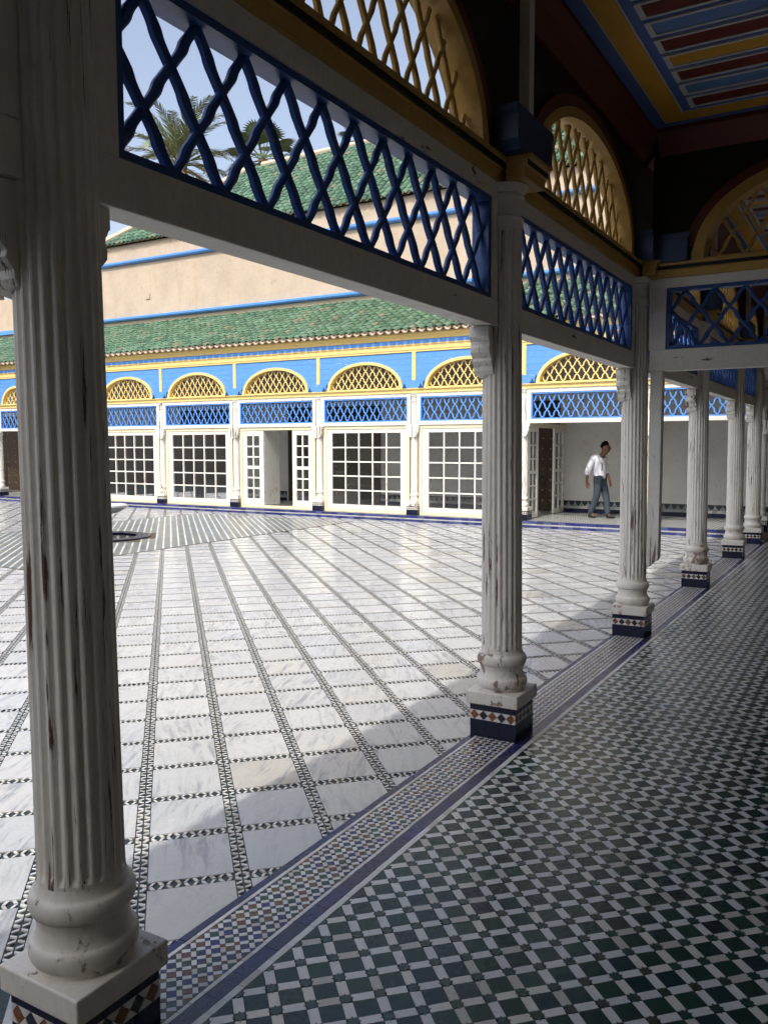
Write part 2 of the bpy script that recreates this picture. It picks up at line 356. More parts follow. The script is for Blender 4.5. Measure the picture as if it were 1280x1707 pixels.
# --- gallery floor: diagonal star zellige
gf = struct(obj('gallery_floor', MB().box(-8, YB, -.1, XF-.3, .138, -.007), M['grout']))
PT = .1045; U0, V0 = .0035, -.4135
sq, ba, st = Pieces(), Pieces(), Pieces()
def inrect(P, x0, x1, y0, y1):
    P = clip(P, -1, 0, -x0); P = clip(P, 1, 0, x1) if len(P) > 2 else P
    P = clip(P, 0, -1, -y0) if len(P) > 2 else P; P = clip(P, 0, 1, y1) if len(P) > 2 else P
    return P if len(P) > 2 and area(P) > 2e-6 else None
def star_poly(u, v, r1=.0245, r2=.0145):
    return uvpoly([(u+(r1 if k % 2 == 0 else r2)*math.cos(k*math.pi/8+math.pi/8*0), v+(r1 if k % 2 == 0 else r2)*math.sin(k*math.pi/8)) for k in range(16)])
def starfield(x0, x1, y0, y1, sq, ba, st, u0=U0, v0=V0, pt=PT, jit=True):
    hw = .0165; e = .019
    corners = [((x+y)*SQ, (y-x)*SQ) for x in (x0, x1) for y in (y0, y1)]
    ua, ub = min(c[0] for c in corners), max(c[0] for c in corners); va, vb = min(c[1] for c in corners), max(c[1] for c in corners)
    for i in range(int((ua-u0)/pt)-1, int((ub-u0)/pt)+2):
        for j in range(int((va-v0)/pt)-1, int((vb-v0)/pt)+2):
            u, v = u0+i*pt, v0+j*pt; x, y = uv2xy(u, v)
            if not (x0-.2 < x < x1+.2 and y0-.2 < y < y1+.2): continue
            if not visible((x, y, 0), 120): continue
            J = (lambda: random.uniform(-.0017, .0017)) if jit else (lambda: 0)
            z = random.uniform(-.0009, .0007)
            a, b = hw+.0007, pt-hw-.0007
            P = inrect(uvpoly([(u+a+J(), v+a+J()), (u+b+J(), v+a+J()), (u+b+J(), v+b+J()), (u+a+J(), v+b+J())]), x0, x1, y0, y1)
            if P: sq.add(P, z)
            w = hw-.0005
            P = inrect(uvpoly([(u+e+J(), v-w), (u+pt-e+J(), v-w+J()*.4), (u+pt-e+J(), v+w), (u+e+J(), v+w+J()*.4)]), x0, x1, y0, y1)
            if P: ba.add(P, random.uniform(-.0006, .0008))
            P = inrect(uvpoly([(u-w, v+e+J()), (u+w, v+e+J()), (u+w+J()*.4, v+pt-e+J()), (u-w, v+pt-e+J())]), x0, x1, y0, y1)
            if P: ba.add(P, random.uniform(-.0006, .0008))
            P = inrect(star_poly(u, v), x0, x1, y0, y1)
            if P: st.add(P, random.uniform(.0003, .0009))
starfield(-1.5, XF-.3, YB, -.2165, sq, ba, st)
sq.build('green_tile', M['tgreen'], gf, -.007, keepclear=hidden_by_column, tilt=.006); ba.build('white_tile', M['twhite'], gf, -.007, keepclear=hidden_by_column, tilt=.006); st.build('star_tile', M['tstar'], gf, -.007, keepclear=hidden_by_column)
# border strips: blue, white, plaid mosaic, white, blue, white
def strip_tiles(name, mat, y0, y1, L, parent, x0=-1.4, x1=XF-.35):
    p = Pieces(); x = x0
    while x < x1:
        l = L*random.uniform(.8, 1.2)
        if visible((x+l/2, (y0+y1)/2, 0), 150): p.add([(x+.0008, y0+.0007+random.uniform(0,.0008)), (x+l-.0008, y0+.0007+random.uniform(0,.0008)), (x+l-.0008, y1-.0007), (x+.0008, y1-.0007-random.uniform(0,.0008))], random.uniform(-.0004, .0008))
        x += l
    p.build(name, mat, parent, -.007, keepclear=hidden_by_column)
strip_tiles('blue_border_tile', M['tblue'], .107, .138, .16, gf)
strip_tiles('white_border_tile', M['twhite'], .0905, .107, .07, gf)
strip_tiles('white_border_tile', M['twhite'], -.133, -.1165, .06, gf)
strip_tiles('blue_band_tile', M['tblue'], -.190, -.133, .15, gf)
strip_tiles('white_border_tile', M['twhite'], -.2165, -.190, .075, gf)
cc, cw = Pieces(), Pieces(); per, big = .0472, .0292
for i in range(-60, 330):
    for j in range(-240, 60):
        u, v = i*per, j*per; x, y = uv2xy(u, v)
        if not (-.2 < y < .2 and -.8 < x < XF-.3) or not visible((x, y, 0), 60): continue
        g = .0006
        for (a0, a1), (b0, b1), L in (((0, big), (0, big), cc), ((big, per), (big, per), cc), ((big, per), (0, big), cw), ((0, big), (big, per), cw)):
            P = inrect(uvpoly([(u+a0+g, v+b0+g), (u+a1-g, v+b0+g), (u+a1-g, v+b1-g), (u+a0+g, v+b1-g)]), -.8, XF-.35, -.1165, .0905)
            if P: L.add(P, random.uniform(-.0004, .0007))
cc.build('coloured_mosaic_chip', M['tmix'], gf, -.007, 300, skirt=4, keepclear=hidden_by_column); cw.build('white_mosaic_chip', M['twhite'], gf, -.007, 300, skirt=4, keepclear=hidden_by_column)
# --- court floor: marble slabs in a diagonal grid of mosaic strips
cf = struct(obj('court_floor', MB().box(-8, .139, -.1, XF-.29, 26, -.006), M['tblack']))
PU, PV, SW = .400, .3835, .060
UA, VA = .813, -.1045
sl_, ch = Pieces(), Pieces(); n2 = 0
CX, CY = 8.86, 10.22
def court_ok(P):
    P = clip(P, 0, -1, -.1395)
    if len(P) > 2: P = clip(P, 1, 0, XF-.295)
    return P if len(P) > 2 and area(P) > 1e-5 else None
bulkch = MB()
for i in range(-8, 62):
    for j in range(-30, 60):
        u, v = UA+i*PU, VA+j*PV; x, y = uv2xy(u+PU/2, v+PV/2)
        if y < -.3 or x > XF or y > 25 or x < -4 or not visible((x, y, 0), 110): continue
        in_star = 8.2 < y < 12.4 and 5.8 < x < 13.6
        if not in_star:
            h = SW/2+.001
            P = court_ok(uvpoly([(u+h, v+h), (u+PU-h, v+h), (u+PU-h, v+PV-h), (u+h, v+PV-h)]))
            if P: sl_.add(P, random.uniform(-.0007, .0005))
        if in_star: continue
        dist = math.hypot(x-CAM[0], y-CAM[1]); n = 12
        def chip(a, b, c, dd, axis):   # parallelogram from centre line: a..b along, c..dd across, slanted
            pass
        for axis in (0, 1):
            Lp = (PU if axis == 0 else PV)/n
            for k in range(n):
                for side in (-1, 1):
                    lean = (1 if k % 2 else -1)*.0115
                    a0 = k*Lp+Lp*.31; a1 = a0+Lp*.38; t0, t1 = .0035*side, .0265*side
                    Q = [(a0-lean*.5, t0), (a1-lean*.5, t0), (a1+lean*.5, t1), (a0+lean*.5, t1)]
                    Q = [(u+q[0], v+q[1]) if axis == 0 else (u+q[1], v+q[0]) for q in Q]
                    P = uvpoly(Q)
                    if min(p[1] for p in P) < .145:
                        P = court_ok(P)
                        if not P: continue
                    if max(p[0] for p in P) > XF-.3: continue
                    ch.add(P, random.uniform(-.0006, .0004)-.0004)
sl_.build('marble_slab', M['marble'], cf, -.006, 300, keepclear=hidden_by_column)
ch.build('white_mosaic_chip', M['twhite'], cf, -.006, 300, bulk='mosaic_strip_chips', skirt=3.0, keepclear=hidden_by_column)
# striped paving round the fountain
x0, x1, y0, y1 = 5.6, 13.82, 8.02, 12.55
obj('fountain_paving_bed', MB().box(x0, y0, -.01, x1, y1, .0015), M['grout'], cf)
gs, ws = Pieces(), Pieces(); v = -7.
while v < 9.:
    for (a, b, L) in ((v, v+.092, gs), (v+.0935, v+.124, ws)):
        u = -2.
        while u < 24:
            P = inrect(uvpoly([(u, a), (u+.5, a), (u+.5, b), (u, b)]), x0+.04, x1-.04, y0+.04, y1-.04)
            if P and visible(cen(P), 40) and math.hypot(cen(P)[0]-CX, cen(P)[1]-CY) > .95: L.add(shrink(P, .0008), .003+random.uniform(0, .0008))
            u += .502
    v += .1255
gs.build('grey_paving_strip', M['tmid'], cf, .001, 200, skirt=0); ws.build('white_paving_strip', M['twhite'], cf, .001, 200, skirt=0)
# ------------------------------------------------------------------ far gallery floor, step
ff = struct(obj('raised_gallery_floor', MB().box(XF-.285, YB, -.1, XB, 26, ZF-.012), M['grout']))
sq, ba, st = Pieces(), Pieces(), Pieces()
starfield(XF-.2, XB, YB, 23, sq, ba, st, .03, .01, .105, False)
for p, nm, mt in ((sq, 'green_tile_field', 'tmid'), (ba, 'white_tile_field', 'twhite'), (st, 'star_tile_field', 'tstar')):
    m = MB()
    for P, z in p.L:
        n = len(P); aa = sum(P[k][0]*P[(k+1)%n][1]-P[(k+1)%n][0]*P[k][1] for k in range(n))
        m.add([(a, b, ZF-.003) for a, b in (P if aa > 0 else P[::-1])], [tuple(range(n))])
    o = obj(nm, m, M[mt], ff); o['kind'] = 'stuff'
y = 0.02; m1, m2, m3 = MB(), MB(), MB()
tl = MB().box(-.0, 0, 0, .012, .148, .050).mesh('step_tile'); tl.materials.append(M['tstep'])
tt = MB().box(0, 0, 0, .085, .148, .006).mesh('step_tread_tile'); tt.materials.append(M['tstep'])
k = 0
while y < 23:
    for z in (.001, .0775):
        if k < 150: obj('step_tile', tl, None, ff, (XF-.297, y, z))
        else: m1.box(XF-.297, y, z, XF-.285, y+.148, z+.05)
    if k < 150: obj('step_tread_tile', tt, None, ff, (XF-.296, y, ZF-.0015))
    else: m1.box(XF-.296, y, ZF-.0015, XF-.211, y+.148, ZF+.0045)
    m2.box(XF-.2955, y-.002, .053, XF-.2845, y+.150, .0755)
    for q in range(5):
        c = y+.0148+q*.0298; m3.add([(XF-.2965, c-.010, .064), (XF-.2965, c, .054), (XF-.2965, c+.010, .064), (XF-.2965, c, .074)], [(0,3,2,1)])
    y += .150; k += 1
obj('step_white_band', m2, M['twhite'], ff); o = obj('step_band_diamonds', m3, M['tblack'], ff); o['kind'] = 'stuff'
# ------------------------------------------------------------------ columns
def fluted(r0, r1, z0, z1, nf=22, per=6, d=.010, zs=None):
    m = MB(); n = nf*per; rows = zs or [z0, z0+.012, z0+.03, z0+(z1-z0)*.3, z0+(z1-z0)*.6, z1-.03, z1-.012, z1]
    for i, z in enumerate(rows):
        f = (z-z0)/(z1-z0); R = r0+(r1-r0)*f; dd = d if 1 < i < len(rows)-2 else 0
        m.v += [((R-dd*max(0, math.sin(math.pi*(((k % per)-.9)/(per-1.8))))**.7*(1 if .9 < (k % per) < per-.9 else 0))*math.cos(2*math.pi*k/n), (R-dd*max(0, math.sin(math.pi*(((k % per)-.9)/(per-1.8)) if .9 < (k % per) < per-.9 else 0))**.7)*math.sin(2*math.pi*k/n), z) for k in range(n)]
    for i in range(len(rows)-1): m.f += [(i*n+k, i*n+(k+1)%n, (i+1)*n+(k+1)%n, (i+1)*n+k) for k in range(n)]
    return m
def base_profile(z0, r):
    P = [(r*1.13, z0)]
    P += [(r*1.13+.0*k, z0+.012) for k in (1,)]
    P += [(r*(1.16+.10*math.sin(a)), z0+.02+.055*(1-math.cos(a))/2) for a in np.linspace(0, math.pi, 8)]
    P += [(r*1.13, z0+.078), (r*1.09, z0+.090), (r*1.055, z0+.11), (r*1.06, z0+.13), (r*1.10, z0+.142)]
    P += [(r*(1.09+.13*math.sin(a)), z0+.145+.060*(1-math.cos(a))/2) for a in np.linspace(0, math.pi, 9)]
    P += [(r*1.06, z0+.210), (r*1.02, z0+.222), (r*1.0, z0+.235)]
    return P
def corbel_poly(w=.078, h=.27):             # side view (x out, z down from 0)
    return [(-.06,0),(w,0),(w,-.058),(w-.006,-.062),(w-.012,-.075),(w-.017,-.082),(w-.018,-.100),(w-.012,-.115),(w-.014,-.140),(w-.030,-.158),(w-.042,-.170),(w-.038,-.186),(w-.046,-.200),(w-.058,-.214),(w-.060,-.235),(w-.070,-.255),(-.06,-.27)]
def make_column(name, z0, zb, zcap, r=.115, full=True, tiled=True):
    t = empty(name); p = .137; pc = .156
    pl = obj('plinth', MB().box(-p+.007, -p+.007, z0-.004, p-.007, p-.007, z0+.191), M['grout'], t)
    if tiled:
        meshes = {}
        def tile(nm, key, P, mat):
            if key not in meshes:
                mm = MB().prism_xz(P, -.0065, 0).mesh(nm); mm.materials.append(M[mat]); meshes[key] = mm
            return meshes[key]
        for face in range(4):
            a = face*math.pi/2; R = Matrix.Rotation(a, 4, 'Z') @ Matrix.Translation((0, -p+.0065, z0))
            parts = []
            w5 = 2*p/5
            for k in range(3):
                xa = -p+2*p*k/3; parts.append(('plinth_tile', 'lo%d' % k, [(xa+.001,.014),(xa+2*p/3-.001,.014),(xa+2*p/3-.001,.100),(xa+.001,.100)], 'tnavy'))
                parts.append(('plinth_tile', 'hi%d' % k, [(xa+.001,.156),(xa+2*p/3-.001,.156),(xa+2*p/3-.001,.190),(xa+.001,.190)], 'tnavy'))
            parts.append(('skirting_tile', 'sk', [(-p+.0005,.0006),(p-.0005,.0006),(p-.0005,.0125),(-p+.0005,.0125)], 'tnavy'))
            for k in range(5):
                c = -p+w5*(k+.5); dz = .0255
                parts.append(('diamond_tile', 'd%d' % k, [(c-.0225,.128),(c,.128-dz),(c+.0225,.128),(c,.128+dz)], 'tbrown' if k % 2 == 0 else 'tblack'))
            for k in range(6):
                c = -p+w5*k; q0, q1 = max(c-.0255, -p+.001), min(c+.0255, p-.001)
                parts.append(('white_triangle_tile', 'u%d' % k, [(q0,.1545),(q1,.1545),(min(c+.002,p-.001),.1305),(max(c-.002,-p+.001),.1305)], 'twhite'))
                parts.append(('white_triangle_tile', 'v%d' % k, [(q0,.1015),(q1,.1015),(min(c+.002,p-.001),.1255),(max(c-.002,-p+.001),.1255)], 'twhite'))
            if face in (0, 3) or full:
                for nm, key, P, mat in parts:
                    o = obj(nm, tile(nm, key, P, mat), None, pl); o.matrix_local = R
    cap = MB(); ins = .010
    zt = z0+.196; zc = z0+.272
    cap.box(-pc, -pc, z0+.193, pc, pc, zc-.006)
    n4 = [(-pc+.004,-pc+.004),(pc-.004,-pc+.004),(pc-.004,pc-.004),(-pc+.004,pc-.004)]
    obj('plinth_cap', cap, M['base'], t, bevel=.006)
    obj('column_base', MB().lathe(base_profile(zc-.008, r), 48), M['base'], t, smooth=50)
    top = zcap-.22
    obj('shaft', fluted(r, r*.93, zc+.225, top), M['white'], t, smooth=28)
    R1 = r*.93
    obj('capital', MB().lathe([(R1+.001, top-.004),(R1+.004, top+.012),(R1+.004, top+.035),(R1+.012, top+.042),(R1+.012, top+.050),(R1-.002, top+.058),(R1-.002, top+.14),(R1+.004, top+.155),(R1+.014, top+.162),(R1+.014, top+.170),(R1+.008, top+.175),(R1+.03, top+.205),(R1+.035, zcap)], 40), M['white'], t, smooth=35)
    for sgn in (1, -1):
        P = [(sgn*(x+r*.93-.002), z+zb-.0015) for x, z in corbel_poly()]
        obj('corbel', MB().prism_xz(P, .0025, .1175), M['white'], t, bevel=.003)
    return t
NZ = dict(zb=2.30, zl0=2.44, zl1=2.972, zc0=3.06, zc1=3.175)
col0 = make_column('fluted_column', 0, 2.30, 3.055)
clabels = ['nearest fluted white column with flaking paint, cut by the left picture edge',
           'second fluted white column along the arcade, brown and black diamonds on its plinth',
           'third fluted column of the arcade, with a flat hanging jamb board beside it',
           'fourth fluted column along the arcade, just beyond the cross arch',
           'fifth fluted column of the receding row, between the fourth and the corner',
           'fluted column at the end of the receding row, just before the blue tiled step']
for k, X in enumerate(XC):
    c = col0 if k == 0 else copy_tree(col0)
    c.location = (X, 0, 0); c.rotation_euler.z = 0
    if k < 2:                                   # the two nearest columns stand slightly out of plumb
        c.rotation_mode = 'QUATERNION'; l = Vector((-.51, .86, 0)); c.rotation_quaternion = Vector((0,0,1)).rotation_difference((Vector((0,0,1))+l*(.010, .009)[k]).normalized())
    tag(c, clabels[k], 'column', 'fluted columns of the near arcade')
# ------------------------------------------------------------------ arcade bays
def ell(hw, rise, cx, zs, a0=0, a1=math.pi, n=40): return [(cx+hw*math.cos(a), zs+rise*math.sin(a)) for a in np.linspace(a0, a1, n)]
def J(tau):
    f = tau-math.floor(tau)
    if f < .36: return math.sin(f/.36*math.pi/2)
    if f < .64: return math.cos((f-.36)/.28*math.pi)
    return -math.sin((1-f)/.36*math.pi/2)
def bars(W, H, dw, dh, amp, inside, w, y0, y1, ns, xoff=0., bev=.006):
    """two families of wavy diagonal bars, clipped to inside(x,z); local origin at lower left of the opening"""
    out = []
    slope = dw/dh
    nlow = int(H*slope/dw)+2
    for fam in (1, -1):
        for i in range(-nlow, int(W/dw)+nlow+1):
            xb = xoff+i*dw; P = []; run = []
            N = int(H/(dh/2)*ns)+1
            for k in range(N+1):
                z = H*k/N; tau = z/(dh/2)
                x = xb+fam*z*slope+fam*amp*J(tau)
                if inside(x, z): run.append((x, z))
                elif len(run) > 0:
                    if len(run) > 2: out.append((fam, run))
                    run = []
            if len(run) > 2: out.append((fam, run))
    res = []
    for fam, run in out:
        e = .004 if fam > 0 else 0
        ww = np.array([w*(1+.30*math.exp(-(((q[1]/(dh/2)) % 1-.5)/.13)**2)) for q in run])
        m = MB().ribbon(run, ww, y0+e, y1-e, bev); res.append(m)
    return res
def make_bay(name, L, xl0, xl1, zz, hw, rise, ztop, t=.12, yl=(.043,.075), nsx=10, dwl=.228, dwa=.195, dha=.34, outside=True, gallery='dark', lat='blue_shade', arch='ochre', beam='beam', wl=.030, amp=.0038, r0=.09, ring_w=.085, cxo=None):
    b = empty(name); zb, zl0, zl1, zc0, zc1 = (zz[k] for k in ('zb','zl0','zl1','zc0','zc1'))
    r = .09; rj = r0; cx = L/2 if cxo is None else cxo
    obj('beam', MB().box(rj, 0, zb, L-r, t, zl0-.001), M[beam], b, bevel=.004)
    obj('jamb', MB().box(rj-.01, .004, zl0, xl0-.001, t-.004, zl1), M[beam], b)
    obj('jamb', MB().box(L-xl1+.001, .004, zl0, L-r+.01, t-.004, zl1), M[beam], b)
    obj('upper_rail', MB().box(rj-.02, .002, zl1+.001, L-r+.02, t-.002, zc0), M[beam], b)
    # cornice: ochre fascia, black line, ochre lip
    co = obj('cornice', MB().prism_yz([(-.020,zc0+.001),(t+.02,zc0+.001),(t+.02,zc0+.062),(t+.06,zc0+.085),(t+.06,zc1),(-.055,zc1),(-.055,zc1-.020),(-.035,zc1-.024),(-.030,zc0+.060),(-.020,zc0+.058)], -.001, L+.001), M[arch], b)
    obj('cornice_line', MB().box(-.001, -.046, zc1-.05, L+.001, -.0315, zc1-.0245), M['darkline'], co)
    # lattice panel
    fr = .028; X0, X1 = xl0, L-xl1
    lp = obj('lattice_panel_frame', MB().box(X0, .012, zl0, X1, t-.012, zl0+fr).box(X0, .012, zl1-fr, X1, t-.012, zl1).box(X0, .012, zl0+fr+.0005, X0+fr, t-.012, zl1-fr-.0005).box(X1-fr, .012, zl0+fr+.0005, X1, t-.012, zl1-fr-.0005), M[lat], b)
    Wd = X1-X0-2*fr; Hd = zl1-zl0-2*fr; nd = max(2, round(Wd/dwl)); dw = Wd/nd
    for m in bars(Wd, Hd, dw, Hd/1.5, amp*dw/.2425, lambda x, z: -.006 <= x <= Wd+.006, wl, yl[0], yl[1], nsx, 0.):
        for q in range(len(m.v)): m.v[q] = (m.v[q][0]+X0+fr, m.v[q][1], m.v[q][2]+zl0+fr)
        obj('lattice_bar', m, M[lat], lp, smooth=35)
    # arch: ring, lattice
    zs = zc1+.0
    ar = []
    ho, ro = hw+ring_w, rise+ring_w
    inner = ell(hw, rise, cx, zs+.03, 0, math.pi, 44); outer = ell(ho, ro, cx, zs+.03, 0, math.pi, 44)
    ring = [(cx+hw, zs+.001)]+inner+[(cx-hw, zs+.001), (cx-ho-.012, zs+.001), (cx-ho-.012, zs+.06)]+[p for p in outer[::-1] if p[1] > zs+.09]+[(cx+ho+.012, zs+.06), (cx+ho+.012, zs+.001)]
    rg = obj('arch_ring', MB().prism_xz(ring, -.028, t+.028), M[arch], b)
    base = obj('arch_sill', MB().box(cx-hw+.001, .01, zs+.0005, cx+hw-.001, t-.01, zs+.028), M[arch], rg)
    ae, re = hw-.004, rise-.004
    Wa = 2*hw; na = max(3, round(Wa/dwa)); da = Wa/na
    Ha = rise
    for m in bars(Wa, Ha+.001, da, dha, amp*.75*da/.2, lambda x, z: ((x-hw)/ae)**2+(z/re)**2 <= 1.0, wl*.92, yl[0]+.003, yl[1]-.003, nsx, da/2):
        for q in range(len(m.v)): m.v[q] = (m.v[q][0]+cx-hw, m.v[q][1], m.v[q][2]+zs+.03)
        obj('lattice_bar', m, M[arch], rg, smooth=35)
    # red moulding round the arch on the gallery side
    if gallery == 'dark':
        o1 = ell(ho+.003, ro+.003, cx, zs+.03, .12, math.pi-.12, 36); o2 = ell(ho+.075, ro+.075, cx, zs+.03, .12, math.pi-.12, 36)
        obj('arch_moulding', MB().prism_xz(o1+o2[::-1], -.022, .02), M['redbrown'], b)
    # spandrel planks: dark inside, blue outside
    def planks(y0, y1, mat, nm, hgt, xa, xb, za, zb_, zoff):
        z = za
        while z < zb_-.01:
            z2 = min(z+hgt, zb_); e = .0012; zz0, zz1 = z+e, z2-e
            def xo(zv):
                f = (zv-(zs+.03))/(ro-.004); return (ho-.004)*math.sqrt(max(0, 1-max(f, 0)**2))
            if zz0 >= zs+.03+ro-.01: obj(nm, MB().box(xa, y0, zz0, xb, y1, zz1), M[mat], b)
            else:
                zt = np.linspace(zz0, min(zz1, zs+.03+ro-.006), 7)
                for sg in (-1, 1):
                    e_ = xa if sg < 0 else xb
                    P = [(cx+sg*xo(q), q) for q in zt]
                    if zz1 > zs+.03+ro-.006: P += [(cx, zs+.03+ro-.006), (cx, zz1)]
                    P += [(e_, zz1), (e_, zz0)]
                    obj(nm, MB().prism_xz(P, y0, y1), M[mat], b)
            z = z2
    if gallery == 'dark': planks(.012, .045, 'darkwood', 'spandrel_plank', .22, 0.001, L-.001, zs+.002, ztop, 0)
    if outside: planks(.0465 if gallery == 'dark' else .03, .088, 'blue', 'blue_plank', .13, .045, L-.045, zs+.002, ztop-.19, 0)
    elif gallery == 'dark': planks(.0465, .088, 'darkwood', 'spandrel_plank', .22, 0.001, L-.001, zs+.002, ztop, 0)
    return b
def make_block(name, w, zs, h, y0, y1, mat, finial=True):
    o = obj(name, MB().prism_xz([(-w/2,zs),(w/2,zs),(w/2,zs+h-.045),(w/2+.02,zs+h-.03),(w/2+.02,zs+h),(-w/2-.02,zs+h),(-w/2-.02,zs+h-.03),(-w/2,zs+h-.045)], y0, y1), mat)
    return o
bay0 = make_bay('arcade_bay', S, .192, .192, NZ, 1.075, .615, 4.20, ring_w=.066)
blabels = {-1: 'arcade screen of white beam and lattices, mostly beyond the left picture edge', 0: 'nearest large arcade screen with blue wavy lattice against the sky', 1: 'second arcade screen, blue lattice under a round ochre arch, before the cross arch',
           2: 'third arcade screen of the near row, just past the cross arch', 3: 'fourth arcade screen of the near row, shade-darkened blue lattice seen edge-on'}
def post_block(X, first=[None]):
    """blue block, white post and cap between two arches"""
    if first[0] is None:
        t = empty('pier_block')
        zs = NZ['zc1']
        obj('block_cornice', MB().prism_yz([(-.16,NZ['zc0']),(-.16,NZ['zc0']+.055),(-.175,NZ['zc0']+.06),(-.175,NZ['zc1']-.028),(-.195,NZ['zc1']-.02),(-.195,NZ['zc1']+.001),(-.0555,NZ['zc1']+.001),(-.0555,NZ['zc0'])], -.15, .15), M['ochre'], t)
        obj('cornice_line', MB().box(-.152, -.1785, NZ['zc1']-.056, .152, -.1755, NZ['zc1']-.029), M['darkline'], t)
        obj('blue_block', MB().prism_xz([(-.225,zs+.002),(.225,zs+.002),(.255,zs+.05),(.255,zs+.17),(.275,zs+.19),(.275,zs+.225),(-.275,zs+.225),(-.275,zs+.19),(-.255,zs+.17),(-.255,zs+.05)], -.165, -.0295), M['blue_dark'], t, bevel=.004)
        obj('post', MB().box(.015, -.115, zs+.2255, .085, -.055, 4.19), M['white'], t, bevel=.003)
        first[0] = t; r = t
    else: r = copy_tree(first[0])
    r.location = (X, 0, 0); return r
plabels = ['dark blue block and cap above the nearest column', 'dark blue block with white post above the second column', 'dark blue block above the third column, where the cross arch meets the row',
           'dark blue block above the fourth column, behind the cross arch', 'dark blue block above the fifth column of the row', 'dark blue block above the last column of the row']
for k in range(6):
  pb = post_block(XC[k])
  if k == 2:
    for c_ in list(pb.children):
        if c_.name.startswith('post'): bpy.data.objects.remove(c_)
  tag(pb, plabels[k], 'pier block', 'blue blocks above the arcade columns')
for k in (-1, 0, 1, 2, 3):
    b = bay0 if k == -1 else copy_tree(bay0)
    b.location = (k*S, 0, 0); tag(b, blabels[k], 'arcade screen', 'arcade screens of the near row')
bs = make_bay('arcade_bay', XC[5]-XC[4], .192, .192, NZ, .70, .5, 4.20, nsx=4); bs.location = (XC[4], 0, 0)
tag(bs, 'short arcade screen between the last two columns of the row', 'arcade screen', 'arcade screens of the near row')
bs2 = make_bay('arcade_bay', XF-XC[5], .15, .15, NZ, .28, .3, 4.20, nsx=4); bs2.location = (XC[5], 0, 0)
tag(bs2, 'very short arcade screen joining the near row to the far gallery', 'arcade screen', 'arcade screens of the near row')
# cross arch over the gallery at the third column
TZ = dict(zb=2.275, zl0=2.452, zl1=2.955, zc0=3.035, zc1=3.15)
ct = make_bay('cross_arch', 2.44, .13, .19, TZ, .80, .58, 4.20, outside=False, amp=.0065, wl=.028, dwl=.235, r0=.004)
ct.location = (2*S-.06, -.105, 0); ct.rotation_euler.z = -math.pi/2
obj('jamb_board', MB().prism_xz([(.012,2.274),(.012,.60),(.03,.605),(.055,.63),(.075,.655),(.098,.665),(.112,.69),(.112,2.274)], .012, .108), M['white'], ct, bevel=.003)
obj('blue_block', MB().prism_xz([(.07,3.152),(.30,3.152),(.30,3.33),(.32,3.345),(.32,3.375),(.07,3.375)], -.075, -.0290), M['blue_dark'], ct)
tag(ct, 'white beam, blue lattice and ochre arch crossing the gallery under the painted ceiling', 'cross arch')
# ------------------------------------------------------------------ near gallery shell: ceiling, wall, roof
ce = struct(obj('gallery_ceiling', MB().box(-8, YB, 4.215, XB, .13, 4.26), M['redbrown']))
def ceiling_section(xa, xb):
    p = obj('ceiling_panel', MB().box(xa, YB+.154, 4.200, xb, -.154, 4.2145), M['ceil_blue'], ce)
    f0, f1 = .10, .252
    def frame(name, mat, a, b, z0, z1):
        m = MB(); X0, X1, Y0, Y1 = xa+a, xb-a, YB+.154+a, -.154-a; w = b-a
        m.box(X0, Y0, z0, X1, Y0+w, z1).box(X0, Y1-w, z0, X1, Y1, z1).box(X0, Y0+w, z0, X0+w, Y1-w, z1).box(X1-w, Y0+w, z0, X1, Y1-w, z1); obj(name, m, M[mat], p)
    frame('white_line', 'ceil_white', .094, .104, 4.1955, 4.1995); frame('yellow_frame', 'ceil_yellow', .1045, .2515, 4.190, 4.1995); frame('white_line', 'ceil_white', .252, .264, 4.1955, 4.1995)
    x = xb-.338; k = 0
    while x-.2 > xa+.3:
        col = ('ceil_red', 'ceil_blue2', 'ceil_red', 'ceil_yellow')[k % 4]
        m = MB(); X0, X1, Y0, Y1, w = x-.2, x, YB+.487, -.487, .022
        m.box(X0, Y0, 4.186, X1, Y0+w*1.6, 4.1995).box(X0, Y1-w*1.6, 4.186, X1, Y1, 4.1995).box(X0, Y0+w*1.6, 4.186, X0+w, Y1-w*1.6, 4.1995).box(X1-w, Y0+w*1.6, 4.186, X1, Y1-w*1.6, 4.1995)
        obj('slat_outline', m, M['ceil_white'], p)
        obj('ceiling_slat', MB().box(X0+w+.001, Y0+w*1.6+.001, 4.192, X1-w-.001, Y1-w*1.6-.001, 4.1995), M[col], p)
        x -= .2515; k += 1
ceiling_section(.25, 5.653); ceiling_section(6.1, 11.5)
for xa, xb in ((-8, 2*S-.03), (2*S+.1, XF-.1)):
    obj('ceiling_cornice', MB().prism_yz([(.011,4.02),(-.02,4.02),(-.05,4.06),(-.09,4.12),(-.13,4.16),(-.15,4.175),(-.15,4.2135),(.011,4.2135)], xa, xb), M['redbrown'], ce)
obj('ceiling_cornice', MB().prism_xz([(2*S-.05,4.02),(2*S-.08,4.02),(2*S-.12,4.08),(2*S-.17,4.14),(2*S-.21,4.17),(2*S-.21,4.2135),(2*S-.05,4.2135)], YB, -.16), M['redbrown'], ce)
struct(obj('gallery_wall', MB().box(-8, YB-.3, 0, XB+.3, YB, 4.21), M['panelling']))
struct(obj('end_sun_block', MB().box(-8.3, YB-.3, 0, -8, .12, 4.21), M['panelling']))  # unseen wall added to keep sunlight out of the gallery end
for nm, a in (('opposite_gallery', (-9.5, .2, 0, -9, 26, 4.6)), ('side_gallery', (-9, 24.5, 0, XF+.5, 25, 4.6))):   # unseen plain walls on the two remaining court sides, added for dark pane reflections
    struct(obj(nm, MB().box(*a), M['screens']))
